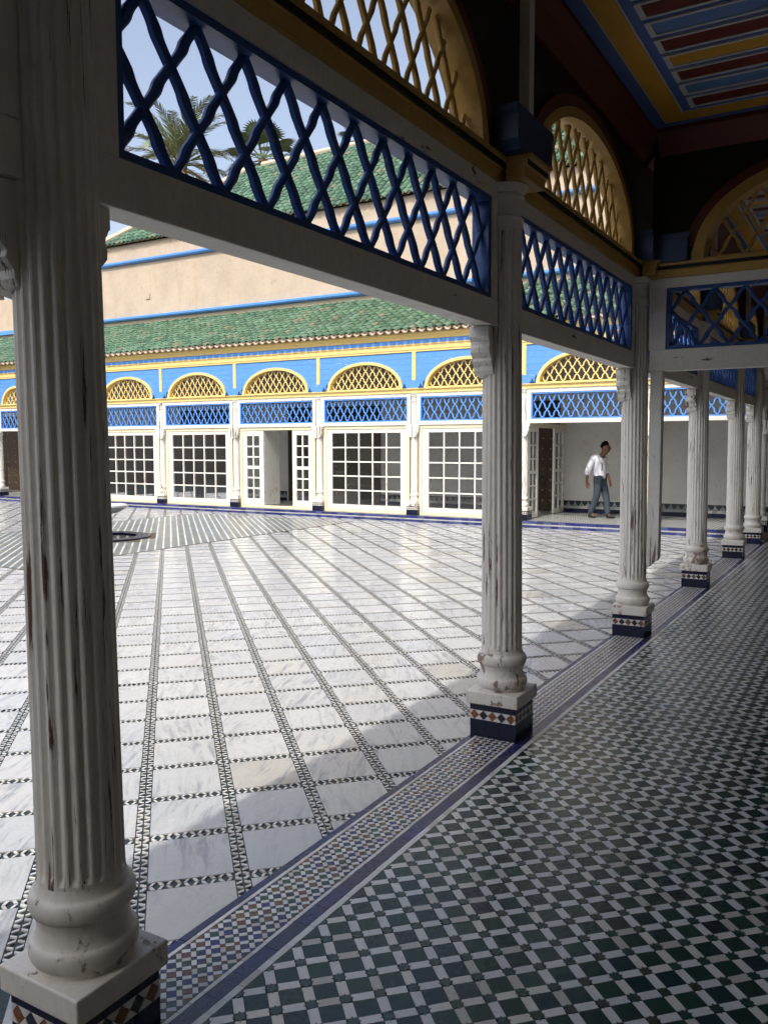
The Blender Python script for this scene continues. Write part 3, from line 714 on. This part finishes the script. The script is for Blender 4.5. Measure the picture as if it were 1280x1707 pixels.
def cover_tile(L=.30, r0=.075, r1=.060, n=5):
    m = MB(); V = []
    for x, r in ((0, r0), (L, r1)):
        V += [(r*math.cos(a), x, r*.85*math.sin(a)) for a in np.linspace(0, math.pi, n+1)]
    for x, r in ((0, r0-.014),): V += [(r*math.cos(a), x, r*.85*math.sin(a)) for a in np.linspace(0, math.pi, n+1)]
    k = n+1
    F = [(i+1, i, k+i, k+i+1) for i in range(n)]+[(i, i+1, 2*k+i+1, 2*k+i) for i in range(n)]
    return m.add(V, F)
def tile_roof(parent, O, along, upslope, length, slope_len, pitch=.205, rowl=.235, nparts=0, eave=True, skip=None):
    """O: eave start; along: unit vector along the eave; upslope: unit vector up the slope"""
    A = Vector(along).normalized(); B = Vector(upslope).normalized(); Nn = A.cross(B)
    if Nn.z < 0: Nn = -Nn
    base = cover_tile(); tm = base.mesh('cover_tile', 50); tm.materials.append(M['roof'])
    V0 = np.array(base.v); allm = MB(); pans = MB(); L = []
    nrow = int(slope_len/rowl)+1
    for i in range(int(length/pitch)+1):
        for j in range(nrow):
            a = i*pitch; bb = j*rowl-.02
            if skip and skip(a, bb+.15): continue
            o = Vector(O)+A*(a+random.uniform(-.007, .007))+B*(bb+random.uniform(-.012, .012))+Nn*(.012+random.uniform(0, .008))
            L.append((o, random.uniform(-.06, .06), random.uniform(.02, .05)))
    d = [((np.array(o)-CAM)**2).sum() if visible(o) else 1e9 for o, _, _ in L]
    near = set(i for i in np.argsort(d)[:nparts] if d[i] < 1e8)
    for i, (o, tw, lift) in enumerate(L):
        a = (A*math.cos(tw)+B*math.sin(tw)); b2 = (B*math.cos(tw)-A*math.sin(tw)); b2 = (b2+Nn*(-lift)).normalized()
        n2 = a.cross(b2); n2 = -n2 if n2.z < 0 else n2
        R = np.array([[a.x, b2.x, n2.x], [a.y, b2.y, n2.y], [a.z, b2.z, n2.z]])
        if i in near:
            ob = obj('roof_tile', tm, None, parent); ob.matrix_local = Matrix(((a.x,b2.x,n2.x,o.x),(a.y,b2.y,n2.y,o.y),(a.z,b2.z,n2.z,o.z),(0,0,0,1)))
        else: allm.add(V0 @ R.T+np.array(o), base.f)
    ob = obj('roof_tile_field', allm, M['roof'], parent, smooth=50); ob['kind'] = 'stuff'
    if eave:
        em = MB()
        for i in range(int(length/pitch)+1):
            a0 = (i+.5)*pitch; n = 6; V = []
            for s_, r in ((-.075, .078), (.12, .078), (-.075, .055), (.12, .055)):
                V += [tuple(Vector(O)+A*(a0+r*math.cos(q))+B*s_+Nn*(.035+.9*r*math.sin(q))) for q in np.linspace(math.pi, 2*math.pi, n+1)]
            k = n+1
            F = [(q, q+1, k+q+1, k+q) for q in range(n)]+[(2*k+q+1, 2*k+q, 3*k+q, 3*k+q+1) for q in range(n)]+[(q+1, q, 2*k+q, 2*k+q+1) for q in range(n)]
            em.add(V, F)
        obj('eave_tile_row', em, M['clay'], parent)
nr = empty('gallery_roofing'); ZE = 4.36
tag(nr, 'green tiled roof over the near gallery, throwing the shade edge on the marble', 'roof')
obj('roof_bed', MB().prism_yz([(.34,ZE),(.34,ZE-.04),(.14,ZE-.04),(.14,4.262),(YB-.3,4.262),(YB-.3,ZE+1.45),(YB-.25,ZE+1.45)], -8.3, XF-.1), M['roofbed'], nr)
tile_roof(nr, (-8.2, .36, ZE+.0), (1,0,0), (0,-.9,.41), 22.0, .5, eave=True)
# ------------------------------------------------------------------ far gallery: columns, bays, glazing
FZ = dict(zb=2.105, zl0=2.185, zl1=2.72, zc0=2.80, zc1=2.90)
fcol = make_column('slender_column', ZF, 2.105, 2.80, r=.085, tiled=False)
obj('plinth_tile_face', MB().box(-.137, -.137, ZF, .137, .137, ZF+.12), M['tnavy'], fcol)
for face in range(4):
    mm = MB()
    for q in range(6): mm.prism_xz([(-.115+.046*q-.018,ZF+.146),(-.115+.046*q,ZF+.128),(-.115+.046*q+.018,ZF+.146),(-.115+.046*q,ZF+.164)], -.1385, -.135)
    o = obj('plinth_diamonds', mm, M['tblack'], fcol); o.rotation_euler.z = face*math.pi/2
obj('plinth_band', MB().box(-.1355, -.1355, ZF+.1205, .1355, .1355, ZF+.172), M['twhite'], fcol)
for ch_ in list(fcol.children):
    if ch_.name.startswith('plinth_cap'): ch_.scale = (.93, .93, 1)
flab = {0: 'white column at the far right corner of the court', 1: 'white far-gallery column hidden mostly behind the third near column', 2: 'white far column beside the glazed screen near the walking man', 3: 'white far column between the two wide glazed bays', 4: 'white far column just right of the open door bay',
        5: 'white far column just left of the open door bay', 6: 'white far column between the two leftmost glazed bays', 7: 'white far column behind the nearest column', 8: 'white far column hidden behind the nearest column, next to the left corner', 9: 'white far column at the left picture edge'}
for k, Y in enumerate(YC):
    if k in (7, 8): pass
    c = fcol if k == 0 else copy_tree(fcol)
    c.location = (XF, Y, 0); c.rotation_euler.z = math.pi/2; tag(c, flab[k], 'column', 'columns of the far gallery')
def far_extras(b, L):
    zs = FZ['zc1']; t = .12
    # yellow frame of the blue panel, top rail, blue strip, cornice, on the court face (+y)
    tr = obj('top_rail', MB().box(-.001, .012, 3.69, L+.001, .112, 3.86), M['yellow'], b); obj('rail_moulding', MB().box(-.001, .1125, 3.735, L+.001, .126, 3.765).box(-.001, .1125, 3.835, L+.001, .126, 3.86), M['yellow'], tr)
    obj('panel_post', MB().box(-.045, .012, zs+.18, .045, .112, 3.689), M['yellow'], b)
    obj('post_bead', MB().box(-.012, .1125, zs+.2, .012, .12, 3.689), M['yellow'], b)
    obj('blue_frieze', MB().box(-.001, .012, 3.861, L+.001, .122, 3.95), M['blue'], b)
    cn = obj('eave_cornice', MB().prism_yz([(.012,3.951),(.135,3.951),(.14,3.985),(.155,4.03),(.19,4.065),(.195,4.10),(.012,4.10)], -.001, L+.001), M['yellow'], b)
    m = MB(); n = max(1, int(L/.2))
    for q in range(n): m.box((q+.5)*L/n-.012, .137, 3.958, (q+.5)*L/n+.012, .148, 3.975)
    obj('dentil_row', m, M['yellow'], cn)
def block_far(w):
    zs = FZ['zc1']; t = empty('pier_block')
    obj('blue_block', MB().prism_xz([(-w/2,zs+.002),(w/2,zs+.002),(w/2,zs+.13),(w/2+.02,zs+.145),(w/2+.02,zs+.175),(-w/2-.02,zs+.175),(-w/2-.02,zs+.145),(-w/2,zs+.13)], .1205, .165), M['blue'], t)
    for sg in (-1, 1):
        P = [(-.055,0),(.055,0),(.04,.03),(.022,.035),(.014,.07),(0,.095),(-.014,.07),(-.022,.035),(-.04,.03)]
        o = obj('finial', MB().prism_xz([(x+sg*(w/2-.05), z+zs+.003) for x, z in P], .1655, .185), M['blue_dark'], t)
    return t
FB = make_bay('arcade_bay', 2.538, .16, .16, FZ, .925, .535, 3.88, ring_w=.062, nsx=5, gallery='plain', lat='blue', arch='yellow', beam='white_lit', dwl=.2, dwa=.185, dha=.262, wl=.026, amp=.014)
far_extras(FB, 2.538)
flb = {1: 'corner blue and yellow arcade screen, half hidden behind the third near column', 2: 'yellow arched blue arcade screen over the bay with the walking man', 3: 'blue arcade screen with yellow lattice arch beside the second near column', 4: 'blue arcade screen with yellow arch, right neighbour of the open door bay',
       5: 'blue arcade screen with yellow arch above the open door', 6: 'blue arcade screen with yellow arch, left neighbour of the open door bay', 7: 'blue arcade screen with yellow arch next to the nearest column', 8: 'blue arcade screen behind the nearest column', 9: 'blue arcade screen at the left picture edge'}
shortb = make_bay('arcade_bay', 1.93, .16, .16, FZ, .63, .46, 3.88, ring_w=.062, nsx=5, gallery='plain', lat='blue', arch='yellow', beam='white_lit', dwl=.2, dwa=.185, dha=.262, wl=.026, amp=.014); far_extras(shortb, 1.93)
shortb2 = copy_tree(shortb)
used = False
for k in range(1, 10):
    Y = YC[k-1]; L = YC[k]-YC[k-1]
    if k == 1: b = shortb
    elif k == 9: b = shortb2
    else:
        b = copy_tree(FB) if used else FB; used = True
    b.location = (XF+.06, Y, 0); b.rotation_euler.z = math.pi/2
    if k == 9: b.scale.x = L/1.93
    tag(b, flb[k], 'arcade screen', 'arcade screens of the far gallery')
bk = block_far(.50)
bkl = {1: 'small blue block with dark finials, hidden behind the third near column', 2: 'small blue block with dark finials above the column by the glazed screen', 3: 'small blue block above the column between the two wide glazed bays', 4: 'small blue block above the column right of the open door', 5: 'small blue block above the column left of the open door', 6: 'small blue block above the column between the leftmost glazed bays', 7: 'small blue block just right of the nearest column', 8: 'small blue block behind the nearest column'}
for k in range(1, 9):
    c = bk if k == 1 else copy_tree(bk); c.location = (XF+.06, YC[k], 0); c.rotation_euler.z = math.pi/2
    tag(c, bkl[k], 'pier block', 'blue blocks of the far gallery')
def glazed(parent, X0, X1, Z0, Z1, nx, nz, y=.05, st=.10, mid=None, d=.045, mw=.030):
    """one glazed leaf: frame, muntins, panes"""
    lf = obj('sash', MB().box(X0, y-d/2, Z0, X0+st, y+d/2, Z1).box(X1-st, y-d/2, Z0, X1, y+d/2, Z1).box(X0+st+.0005, y-d/2, Z0, X1-st-.0005, y+d/2, Z0+st*1.2).box(X0+st+.0005, y-d/2, Z1-st, X1-st-.0005, y+d/2, Z1), M['white_lit'], parent, bevel=.003)
    a0, a1, b0, b1 = X0+st, X1-st, Z0+st*1.2, Z1-st
    for i in range(1, nx):
        c = a0+(a1-a0)*i/nx; obj('muntin', MB().box(c-mw/2, y-d/2+.004, b0, c+mw/2, y+d/2-.004, b1), M['white_lit'], lf)
    for j in range(1, nz):
        c = b0+(b1-b0)*j/nz; w = mw*(2.2 if mid == j else 1); obj('muntin', MB().box(a0, y-d/2+.006, c-w/2, a1, y+d/2-.006, c+w/2), M['white_lit'], lf)
    for i in range(nx):
        for j in range(nz):
            u0, u1 = a0+(a1-a0)*i/nx, a0+(a1-a0)*(i+1)/nx; w0, w1 = b0+(b1-b0)*j/nz, b0+(b1-b0)*(j+1)/nz
            yy = y+random.uniform(-.002, .002); tz = random.uniform(-.003, .003); tx = random.uniform(-.003, .003)
            obj('pane', MB().add([(u0,yy+tz,w0),(u1,yy+tz+tx,w0),(u1,yy-tz+tx,w1),(u0,yy-tz,w1)], [(0,1,2,3)]), M['glass'], lf)
    return lf
def outer_frame(t, L):
    obj('outer_frame', MB().box(.12, .02, ZF, .20, .09, 2.10).box(L-.20, .02, ZF, L-.12, .09, 2.10).box(.2005, .02, 2.03, L-.2005, .09, 2.10).box(.2005, .02, ZF, L-.2005, .09, ZF+.06), M['cream'], t, bevel=.004)
def window_bay():
    t = empty('glazed_screen'); L = 2.538; outer_frame(t, L)
    [obj('inner_frame', MB().box(a, .03, ZF+.065, a+.06, .075, 2.027), M['white_lit'], t) for a in (.205, L-.265)]
    glazed(t, .268, L-.268, ZF+.065, 2.026, 5, 5, y=.052, st=.085); return t
win = window_bay()
wl = {3: 'five by five paned white window wall beside the second near column', 4: 'weathered paned window wall right of the open door, dark inside', 6: 'paned white window wall left of the open door, dark inside', 7: 'paned white window wall next to the nearest column, showing the pale wall inside'}
first = True
for k in (3, 4, 6, 7):
    c = win if first else copy_tree(win); first = False
    c.location = (XF+.06, YC[k-1], 0); c.rotation_euler.z = math.pi/2; tag(c, wl[k], 'window', 'glazed screens of the far gallery')
db = empty('glazed_door_screen', (XF+.06, YC[4], 0), math.pi/2); L = 2.538; outer_frame(db, L)
glazed(db, .205, .80, ZF+.065, 2.026, 2, 6, st=.12, mid=3, mw=.034); glazed(db, L-.86, L-.205, ZF+.065, 2.026, 2, 6, st=.13, mid=3, mw=.034)
obj('open_leaf', MB().box(L-.862, -.56, ZF+.065, L-.82, .02, 2.02), M['white_lit'], db)
tag(db, 'white glazed screen with open doorway between two narrow paned leaves', 'door')
tsn = empty('cross_screen', (XF+.10, 4.40, 0), 0)
obj('header', MB().box(.0, .0, 2.03, 2.34, .08, 2.12), M['cream'], tsn)
glazed(tsn, .05, .62, ZF+.01, 2.028, 2, 6, y=.04, st=.09, mid=3); glazed(tsn, 1.62, 2.30, ZF+.01, 2.028, 2, 6, y=.04, st=.09, mid=3)
tag(tsn, 'open glazed cross screen with paned leaves left of the walking man', 'door')
# back wall of the far gallery with dado, carved wooden doors
bw = obj('gallery_back_wall', MB().box(XB, YB, 0, XB+.3, 30, 5.2), M['plaster']); tag(bw, 'plain white plaster wall behind the walking man, with a tiled dado', 'wall')
dd, dm = [(14.5, 16.3), (9.35, 12.3), (4.55, 6.3), (23.2, 26.2)], MB()  # last span: dark panel added where the corner bay is only in shade
y = YB+.3; k = 0
ctile = MB().box(-.02, 0, ZF, -.001, .148, ZF+.085).mesh('dado_tile'); ctile.materials.append(M['tnavy'])
ctri = MB().prism_yz([(.010,ZF+.15),(.138,ZF+.15),(.118,ZF+.175),(.118,ZF+.19),(.098,ZF+.20),(.098,ZF+.215),(.074,ZF+.26),(.050,ZF+.215),(.050,ZF+.20),(.030,ZF+.19),(.030,ZF+.175)], -.012, -.0015).mesh('crenel_tile'); ctri.materials.append(M['tmid'])
cbk = MB().box(-.009, .0, ZF+.1475, -.001, .15, ZF+.265).mesh('crenel_ground'); cbk.materials.append(M['tblack'])
band = MB().box(-.016, 0, ZF+.0865, -.001, .15, ZF+.147).mesh('dado_band'); band.materials.append(M['tmid'])
while y < 22:
    if not any(a-.1 < y < b-.05 for a, b in dd):
        for nm, me in (('dado_tile', ctile), ('crenel_tile', ctri), ('crenel_ground', cbk), ('dado_band', band)): obj(nm, me, None, bw, (XB, y, 0))
        for q in range(5): dm.box(XB-.018, y+q*.03+.004, ZF+.094, XB-.0165, y+q*.03+.018, ZF+.108).box(XB-.018, y+q*.03+.017, ZF+.122, XB-.0165, y+q*.03+.029, ZF+.138)
    y += .151; k += 1
o = obj('dado_chequer', dm, M['twhite'], bw); o['kind'] = 'stuff'
obj('wall_socket', MB().box(XB-.03, 3.02-.045, .62, XB-.001, 3.02+.045, .70), M['darkline'], bw).location = (0, -.55, 0)
dl = ['dark carved wooden double door seen through the left paned window', 'dark carved wooden double door behind the open doorway', 'dark studded wooden door beyond the glazed cross screen', 'dark door-shaped panel added for the shade inside the open bay at the left picture edge']
for (a, b), lb in zip(dd, dl):
    d_ = empty('wooden_door', (XB-.002, (a+b)/2, ZF)); w = (b-a)/2
    obj('door_frame', MB().box(-.06, -w, 0, -.001, -w+.09, 2.55).box(-.06, w-.09, 0, -.001, w, 2.55).box(-.06, -w+.0905, 2.46, -.001, w-.0905, 2.55), M['studwood'], d_)
    for sg in (-1, 1):
        lf = obj('door_leaf', MB().box(-.045, min(sg*.004, sg*(w-.092)), .01, -.002, max(sg*.004, sg*(w-.092)), 2.455), M['studwood'], d_)
        n = 0
        for zz in np.arange(.25, 2.4, .24):
            for yy in np.linspace(.12, w-.2, 4):
                obj('door_stud', MB().lathe([(.018,0),(.014,.012),(.004,.018)], 8) if n == 0 else stud, M['ochre'], lf, (-.0455, sg*yy, zz)).rotation_euler.y = -math.pi/2
                if n == 0: stud = lf.children[0].data
                n += 1
    tag(d_, lb, 'door')
struct(obj('far_gallery_ceiling', MB().box(XF-.04, YB, 3.90, XB, 24, 3.94), M['studwood']))
fr_ = empty('gallery_roofing'); tag(fr_, 'green tiled lean-to roof of the far gallery with pale eave tiles', 'roof')
XE, ZEF, ZT = XF-.23, 4.135, 5.37
obj('roof_bed', MB().prism_xz([(XE,ZEF),(XE+.02,ZEF-.03),(XF+.1,ZEF-.03),(XB-.001,ZEF-.03),(XB-.001,ZT)], YB, 27), M['roofbed'], fr_)
us = Vector((XB-XE, 0, ZT-ZEF)).normalized(); SLF = math.hypot(XB-XE, ZT-ZEF)
tile_roof(fr_, (XE, -1.0, ZEF+.0), (0,1,0), us, 26, SLF, nparts=300)
# ------------------------------------------------------------------ hall behind
hall = empty('hall_building', (XB, 0, 0)); YH = 19.62; ZW = 7.86
obj('hall_wall', MB().box(XB+.001, -12, 5.2, XB+9, YH, ZW), M['stucco'], hall).location = (-XB, 0, 0)
for z0, z1, y1 in ((5.53, 5.65, YH+.05), (7.24, 7.36, YH+.03)):
    o = obj('blue_moulding', MB().prism_xz([(XB-.10,z0+.02),(XB-.12,z0+.05),(XB-.12,z1-.02),(XB-.07,z1),(XB+.0005,z1),(XB+.0005,z0),(XB-.05,z0)], -12, y1), M['blue'], hall); o.location = (-XB, 0, 0)
obj('vent_box', MB().box(XB-.03, 17.52, 6.13, XB, 17.70, 6.29), M['stucco'], hall).location = (-XB, 0, 0)
PH = 40; tp = math.tan(RAD(PH)); RUN = 3.36
rf = obj('hall_roof', MB().add([(XB-.12,-12,ZW-.0),(XB-.12,YH+.12,ZW),(XB+RUN,YH-RUN,ZW+RUN*tp),(XB+RUN,-12,ZW+RUN*tp),(XB+2*RUN,YH+.12,ZW),(XB+2*RUN,-12,ZW)], [(0,1,2,3),(1,4,2),(2,4,5,3)]), M['roofbed'], hall); rf.location = (-XB, 0, 0)
usl = Vector((RUN+.12, 0, RUN*tp)).normalized(); SLH = math.hypot(RUN, RUN*tp)
tile_roof(rf, (XB-.14, -6, ZW+.01), (0,1,0), usl, 6+YH, SLH+.05, pitch=.2, rowl=.25, eave=False, skip=lambda a, b: (a-6) > YH-.05-max(0, b)*math.cos(RAD(PH)))
hp = [(XB-.12+i*(RUN+.12)/14, YH+.12-i*(RUN+.12)/14, ZW+.06+i*RUN*tp/14) for i in range(15)]
obj('hip_ridge', MB().tube(hp, .11, 8), M['clay'], rf)
obj('ridge_tiles', MB().tube([(XB+RUN, y, ZW+RUN*tp+.06) for y in np.arange(-10, YH-RUN+.1, .6)], .11, 8), M['clay'], rf)
tag(hall, 'tall beige stucco hall with blue mouldings and green hipped roof behind the gallery', 'building')
lowwall = obj('court_wall', MB().box(XB+.001, YH+.02, 5.2, XB+.4, 34, 6.72), M['stucco']); tag(lowwall, 'lower beige wall with a blue strip at the left picture edge', 'wall')
obj('blue_moulding', MB().box(XB-.10, YH+.06, 5.50, XB+.0005, 34, 5.63), M['blue'], lowwall)
# ------------------------------------------------------------------ fountain
ft = empty('fountain', (CX, CY, 0))
obj('pool_rim', MB().lathe([(.60,.0),(.60,.03),(.64,.036),(.80,.036),(.84,.03),(.84,.0)], 40, cap=False), M['tnavy'], ft, smooth=40)
obj('pool_water', MB().lathe([(.01,.004),(.64,.0045)], 40, cap=False), M['water'], ft)
obj('pedestal', MB().lathe([(.16,0),(.16,.04),(.10,.07),(.07,.15),(.085,.28),(.06,.36),(.08,.43)], 24), M['marble'], ft, smooth=40)
obj('basin', MB().lathe([(.06,.42),(.18,.43),(.33,.47),(.43,.53),(.47,.565),(.47,.59),(.44,.60),(.40,.56),(.2,.50),(.02,.49)], 40), M['marble'], ft, smooth=40)
tag(ft, 'white marble bowl fountain over a round dark pool, partly behind the nearest column', 'fountain')
# ------------------------------------------------------------------ palms
def frond(m, base, az, elev, length, nl=26, droop=1.0, wid=.34):
    P = []; p = Vector(base); e = elev; st_ = length/14
    for i in range(15):
        P.append(p.copy()); d = Vector((math.cos(az)*math.cos(e), math.sin(az)*math.cos(e), math.sin(e))); p = p+d*st_; e -= droop*(.03+.012*i)
    side = Vector((-math.sin(az), math.cos(az), 0))
    m.tube(P, [.035*(1-i/16) for i in range(15)], 4)
    for i in range(nl):
        f = .14+.86*i/nl; x = f*14; k = min(int(x), 13); q = P[k].lerp(P[k+1], x-k); T = (P[k+1]-P[k]).normalized(); N = side.cross(T)
        ll = wid*length*.5*(math.sin(math.pi*min(1, f*.85+.12))**.6)*random.uniform(.85, 1.1)
        for sg in (-1, 1):
            d = (T*random.uniform(.75, 1.0)+side*sg*random.uniform(.6, .85)-N*random.uniform(-.35, .1)).normalized(); w = T.cross(d).cross(d).normalized()*.013*length/2.5
            m.add([tuple(q-w), tuple(q+d*ll*.55-w*1.3), tuple(q+d*ll), tuple(q+d*ll*.55+w*1.3), tuple(q+w)], [(0,1,2,3,4)])
def date_palm(c, R, ground, label, n=38):
    t = empty('date_palm', (c[0], c[1], ground)); m, dm_ = MB(), MB(); h = c[2]-ground
    for i in range(n):
        az = i*2.39996+random.uniform(-.2, .2); f = i/n
        frond(m, (0.12*math.cos(az), .12*math.sin(az), h), az, RAD(82-95*f**1.1+random.uniform(-6, 6)), R*random.uniform(.85, 1.08), 40, .75+.5*f)
    for i in range(16):
        az = i*.3927+random.uniform(-.2, .2); frond(dm_, (.2*math.cos(az), .2*math.sin(az), h-.25), az, RAD(-25+random.uniform(-25, 10)), R*.62, 20, .9)
    obj('crown', m, M['date'], t); obj('dry_fronds', dm_, M['dead'], t)
    tr = [(.0, 0, h*i/24.) for i in range(25)]; rr = [.26+.03*((i % 2))+(.10 if i > 22 else 0) for i in range(25)]
    obj('trunk', MB().tube(tr, rr, 12), M['trunk'], t); return tag(t, label, 'palm tree', 'palms beyond the roofs')
def fan_palm(c, R, ground, label, n=26):
    t = empty('fan_palm', (c[0], c[1], ground)); m, dm_ = MB(), MB(); h = c[2]-ground
    for i in range(n+10):
        az = i*2.39996; el = RAD(80-115*(i/n)**.9) if i < n else RAD(-60); mm = m if i < n else dm_
        d = Vector((math.cos(az)*math.cos(el), math.sin(az)*math.cos(el), math.sin(el))); p = Vector((0, 0, h))+d*R*.5
        mm.tube([(0, 0, h), tuple(p)], .02, 4); side = Vector((-math.sin(az), math.cos(az), 0)); nn = side.cross(d)
        for q in range(15):
            a = (q-7)*.17; dr = (d*math.cos(a)+side*math.sin(a)-nn*.12*abs(a)).normalized(); w = dr.cross(nn).normalized()*.035*R; L_ = R*.55*(1-.12*abs(a))
            mm.add([tuple(p-w*.3), tuple(p+dr*L_*.6-w), tuple(p+dr*L_-Vector((0,0,.12*R))), tuple(p+dr*L_*.6+w), tuple(p+w*.3)], [(0,1,2,3,4)])
    obj('crown', m, M['fan'], t); obj('dry_fronds', dm_, M['dead'], t)
    obj('trunk', MB().tube([(0,0,h*i/20.) for i in range(21)], [.2+.02*(i % 2) for i in range(21)], 10), M['trunk'], t); return tag(t, label, 'palm tree', 'palms beyond the roofs')
date_palm(on_plane_x(300, 276, 30), 3.7, 0, 'large date palm with feathery fronds seen through the nearest blue lattice')
fan_palm(on_plane_x(438, 266, 30), 1.9, 0, 'fan palm beside the ridge, right of the large date palm')
fan_palm(on_plane_x(603, 232, 32), 1.2, 0, 'small fan palm tip just above the green roof ridge')
date_palm(on_plane_x(228, 338, 36), 2.0, 0, 'small date palm just peeping out under the white beam', 30)
date_palm(on_plane_x(0, 462, 40), 2.0, 0, 'slim palm at the left picture edge above the beige wall', 30)
# ------------------------------------------------------------------ walking man
def skin_mesh(name, nodes, edges, mat, sub=2, root=0):
    me = bpy.data.meshes.new(name+'_sk'); me.from_pydata([n[0] for n in nodes], edges, []); ob = bpy.data.objects.new(name+'_sk', me); COL.objects.link(ob)
    ob.modifiers.new('skin', 'SKIN')
    if not me.skin_vertices:
        bpy.context.view_layer.objects.active = ob
        try: me.skin_vertices.new()
        except Exception:
            with bpy.context.temp_override(object=ob, active_object=ob): bpy.ops.mesh.customdata_skin_add()
    for i, n in enumerate(nodes):
        r = n[1]; me.skin_vertices[0].data[i].radius = r if hasattr(r, '__len__') else (r, r)
    me.skin_vertices[0].data[root].use_root = True
    s = ob.modifiers.new('sub', 'SUBSURF'); s.levels = sub; s.render_levels = sub
    dg = bpy.context.evaluated_depsgraph_get(); dg.update()
    out = bpy.data.meshes.new_from_object(ob.evaluated_get(dg)); out.name = name
    for p in out.polygons: p.use_smooth = True
    bpy.data.objects.remove(ob); out.materials.clear(); out.materials.append(mat); return out
man = empty('person', (15.90, 3.22, ZF), RAD(-104)); man.scale = (.905,)*3
N = [((0,0,.93),.115), ((-.01,0,1.08),.11), ((-.03,0,1.25),.125), ((-.02,0,1.40),.10), ((.045,0,1.465),.066), ((.09,0,1.515),.072), ((.135,0,1.585),(.096,.110)), ((.145,0,1.66),(.096,.106)), ((.145,0,1.715),.06)]
E = [(i, i+1) for i in range(8)]
def chain(start, pts):
    i = start
    for p in pts: N.append(p); E.append((i, len(N)-1)); i = len(N)-1
    return i
w = chain(3, [((-.07,-.17,1.39),.06), ((-.19,-.235,1.09),.043), ((-.215,-.225,.87),.031), ((-.21,-.22,.80),(.026,.036))])
for k, (dx, ln) in enumerate(((-.026,.072), (-.009,.085), (.009,.080), (.024,.062))): chain(w, [((-.205+dx,-.218,.765),.0095), ((-.198+dx,-.214,.765-ln*.55),.009), ((-.188+dx,-.206,.765-ln),.0075)])
chain(w, [((-.175,-.205,.80),.011), ((-.160,-.198,.765),.010), ((-.152,-.195,.735),.008)])
w = chain(3, [((-.03,.17,1.39),.06), ((.02,.235,1.10),.043), ((.10,.225,.90),.031), ((.125,.22,.84),(.026,.036))])
for k, (dx, ln) in enumerate(((-.026,.072), (-.009,.085), (.009,.080), (.024,.062))): chain(w, [((.135+dx,.218,.805),.0095), ((.145+dx,.214,.805-ln*.55),.009), ((.150+dx,.206,.805-ln),.0075)])
chain(w, [((.155,.205,.83),.011), ((.17,.20,.80),.010), ((.175,.195,.775),.008)])
for sg, kn, an, to in ((-1, (-.03,.0,.50), (-.21,.0,.12), (-.04,0,.035)), (1, (.11,0,.50), (.17,0,.09), (.29,0,.03))):
    chain(0, [((0,sg*.085,.86),.085), ((kn[0],sg*.085,kn[2]),.055), ((an[0],sg*.075,an[2]),.038), ((to[0]-.03,sg*.08,to[2]),.035)])
obj('body', skin_mesh('body', N, E, M['skin']), None, man)
SN = [((.0,0,.86),(.160,.140)), ((-.005,0,.98),(.160,.142)), ((-.03,0,1.22),(.175,.155)), ((-.025,0,1.40),(.140,.120)), ((.035,0,1.475),.076),
      ((-.07,-.18,1.385),.082), ((-.135,-.215,1.24),.076), ((-.195,-.237,1.08),.070), ((-.207,-.232,.985),.066), ((-.03,.18,1.385),.082), ((0,.215,1.24),.076), ((.02,.237,1.09),.068), ((.045,.234,1.01),.066)]
obj('shirt', skin_mesh('shirt', SN, [(0,1),(1,2),(2,3),(3,4),(3,5),(5,6),(6,7),(7,8),(3,9),(9,10),(10,11),(11,12)], M['shirt']), None, man)
TN = [((.0,0,1.10),(.140,.120)), ((.0,0,.97),(.150,.132)), ((0,-.085,.83),.112), ((-.02,-.088,.66),.096), ((-.035,-.085,.50),.084), ((-.125,-.08,.28),.076), ((-.205,-.075,.08),.070), ((0,.085,.83),.112), ((.065,.088,.66),.096), ((.112,.085,.50),.084), ((.145,.08,.28),.074), ((.170,.075,.06),.070)]
obj('jeans', skin_mesh('jeans', TN, [(0,1),(1,2),(2,3),(3,4),(4,5),(5,6),(1,7),(7,8),(8,9),(9,10),(10,11)], M['jeans']), None, man)
for sg, ax, az_ in ((-1, -.21, .055), (1, .17, .05)):
    obj('shoe', skin_mesh('shoe', [((ax-.05,sg*.078,.045),(.042,.045)), ((ax+.03,sg*.08,.05),(.045,.048)), ((ax+.11,sg*.085,.038),(.046,.035)), ((ax+.18,sg*.085,.03),(.036,.026))], [(0,1),(1,2),(2,3)], M['shoe']), None, man)
obj('hair', skin_mesh('hair', [((.065,0,1.585),(.06,.095)), ((.090,0,1.66),(.088,.110)), ((.122,0,1.715),(.092,.104)), ((.195,0,1.735),(.048,.075))], [(0,1),(1,2),(2,3)], M['hair']), None, man)
obj('nose', MB().tube([(.240,0,1.635),(.256,0,1.605),(.240,0,1.592)], [.010,.016,.012], 8), M['skin'], man, smooth=60)
for sg in (-1, 1):
    obj('ear', MB().lathe([(.006,-.008),(.024,-.004),(.026,.004),(.010,.008)], 10), M['skin'], man, (.135, sg*.100, 1.61), smooth=60).rotation_euler.x = math.pi/2
    obj('eye', MB().lathe([(.002,-.010),(.010,-.006),(.013,0),(.010,.006),(.002,.010)], 8), M['hair'], man, (.226, sg*.036, 1.638), smooth=60)
obj('mouth', MB().box(.215, -.026, 1.552, .232, .026, 1.560), M['hair'], man)
obj('bag_strap', MB().tube([(-.13,-.10,1.18),(-.15,-.12,1.33),(-.08,-.135,1.465),(.04,-.13,1.40),(.10,-.10,1.25),(.09,-.10,1.10)], .012, 6), M['strap'], man)
tag(man, 'person walking in white shirt and blue jeans, looking down, right arm hanging', 'person')
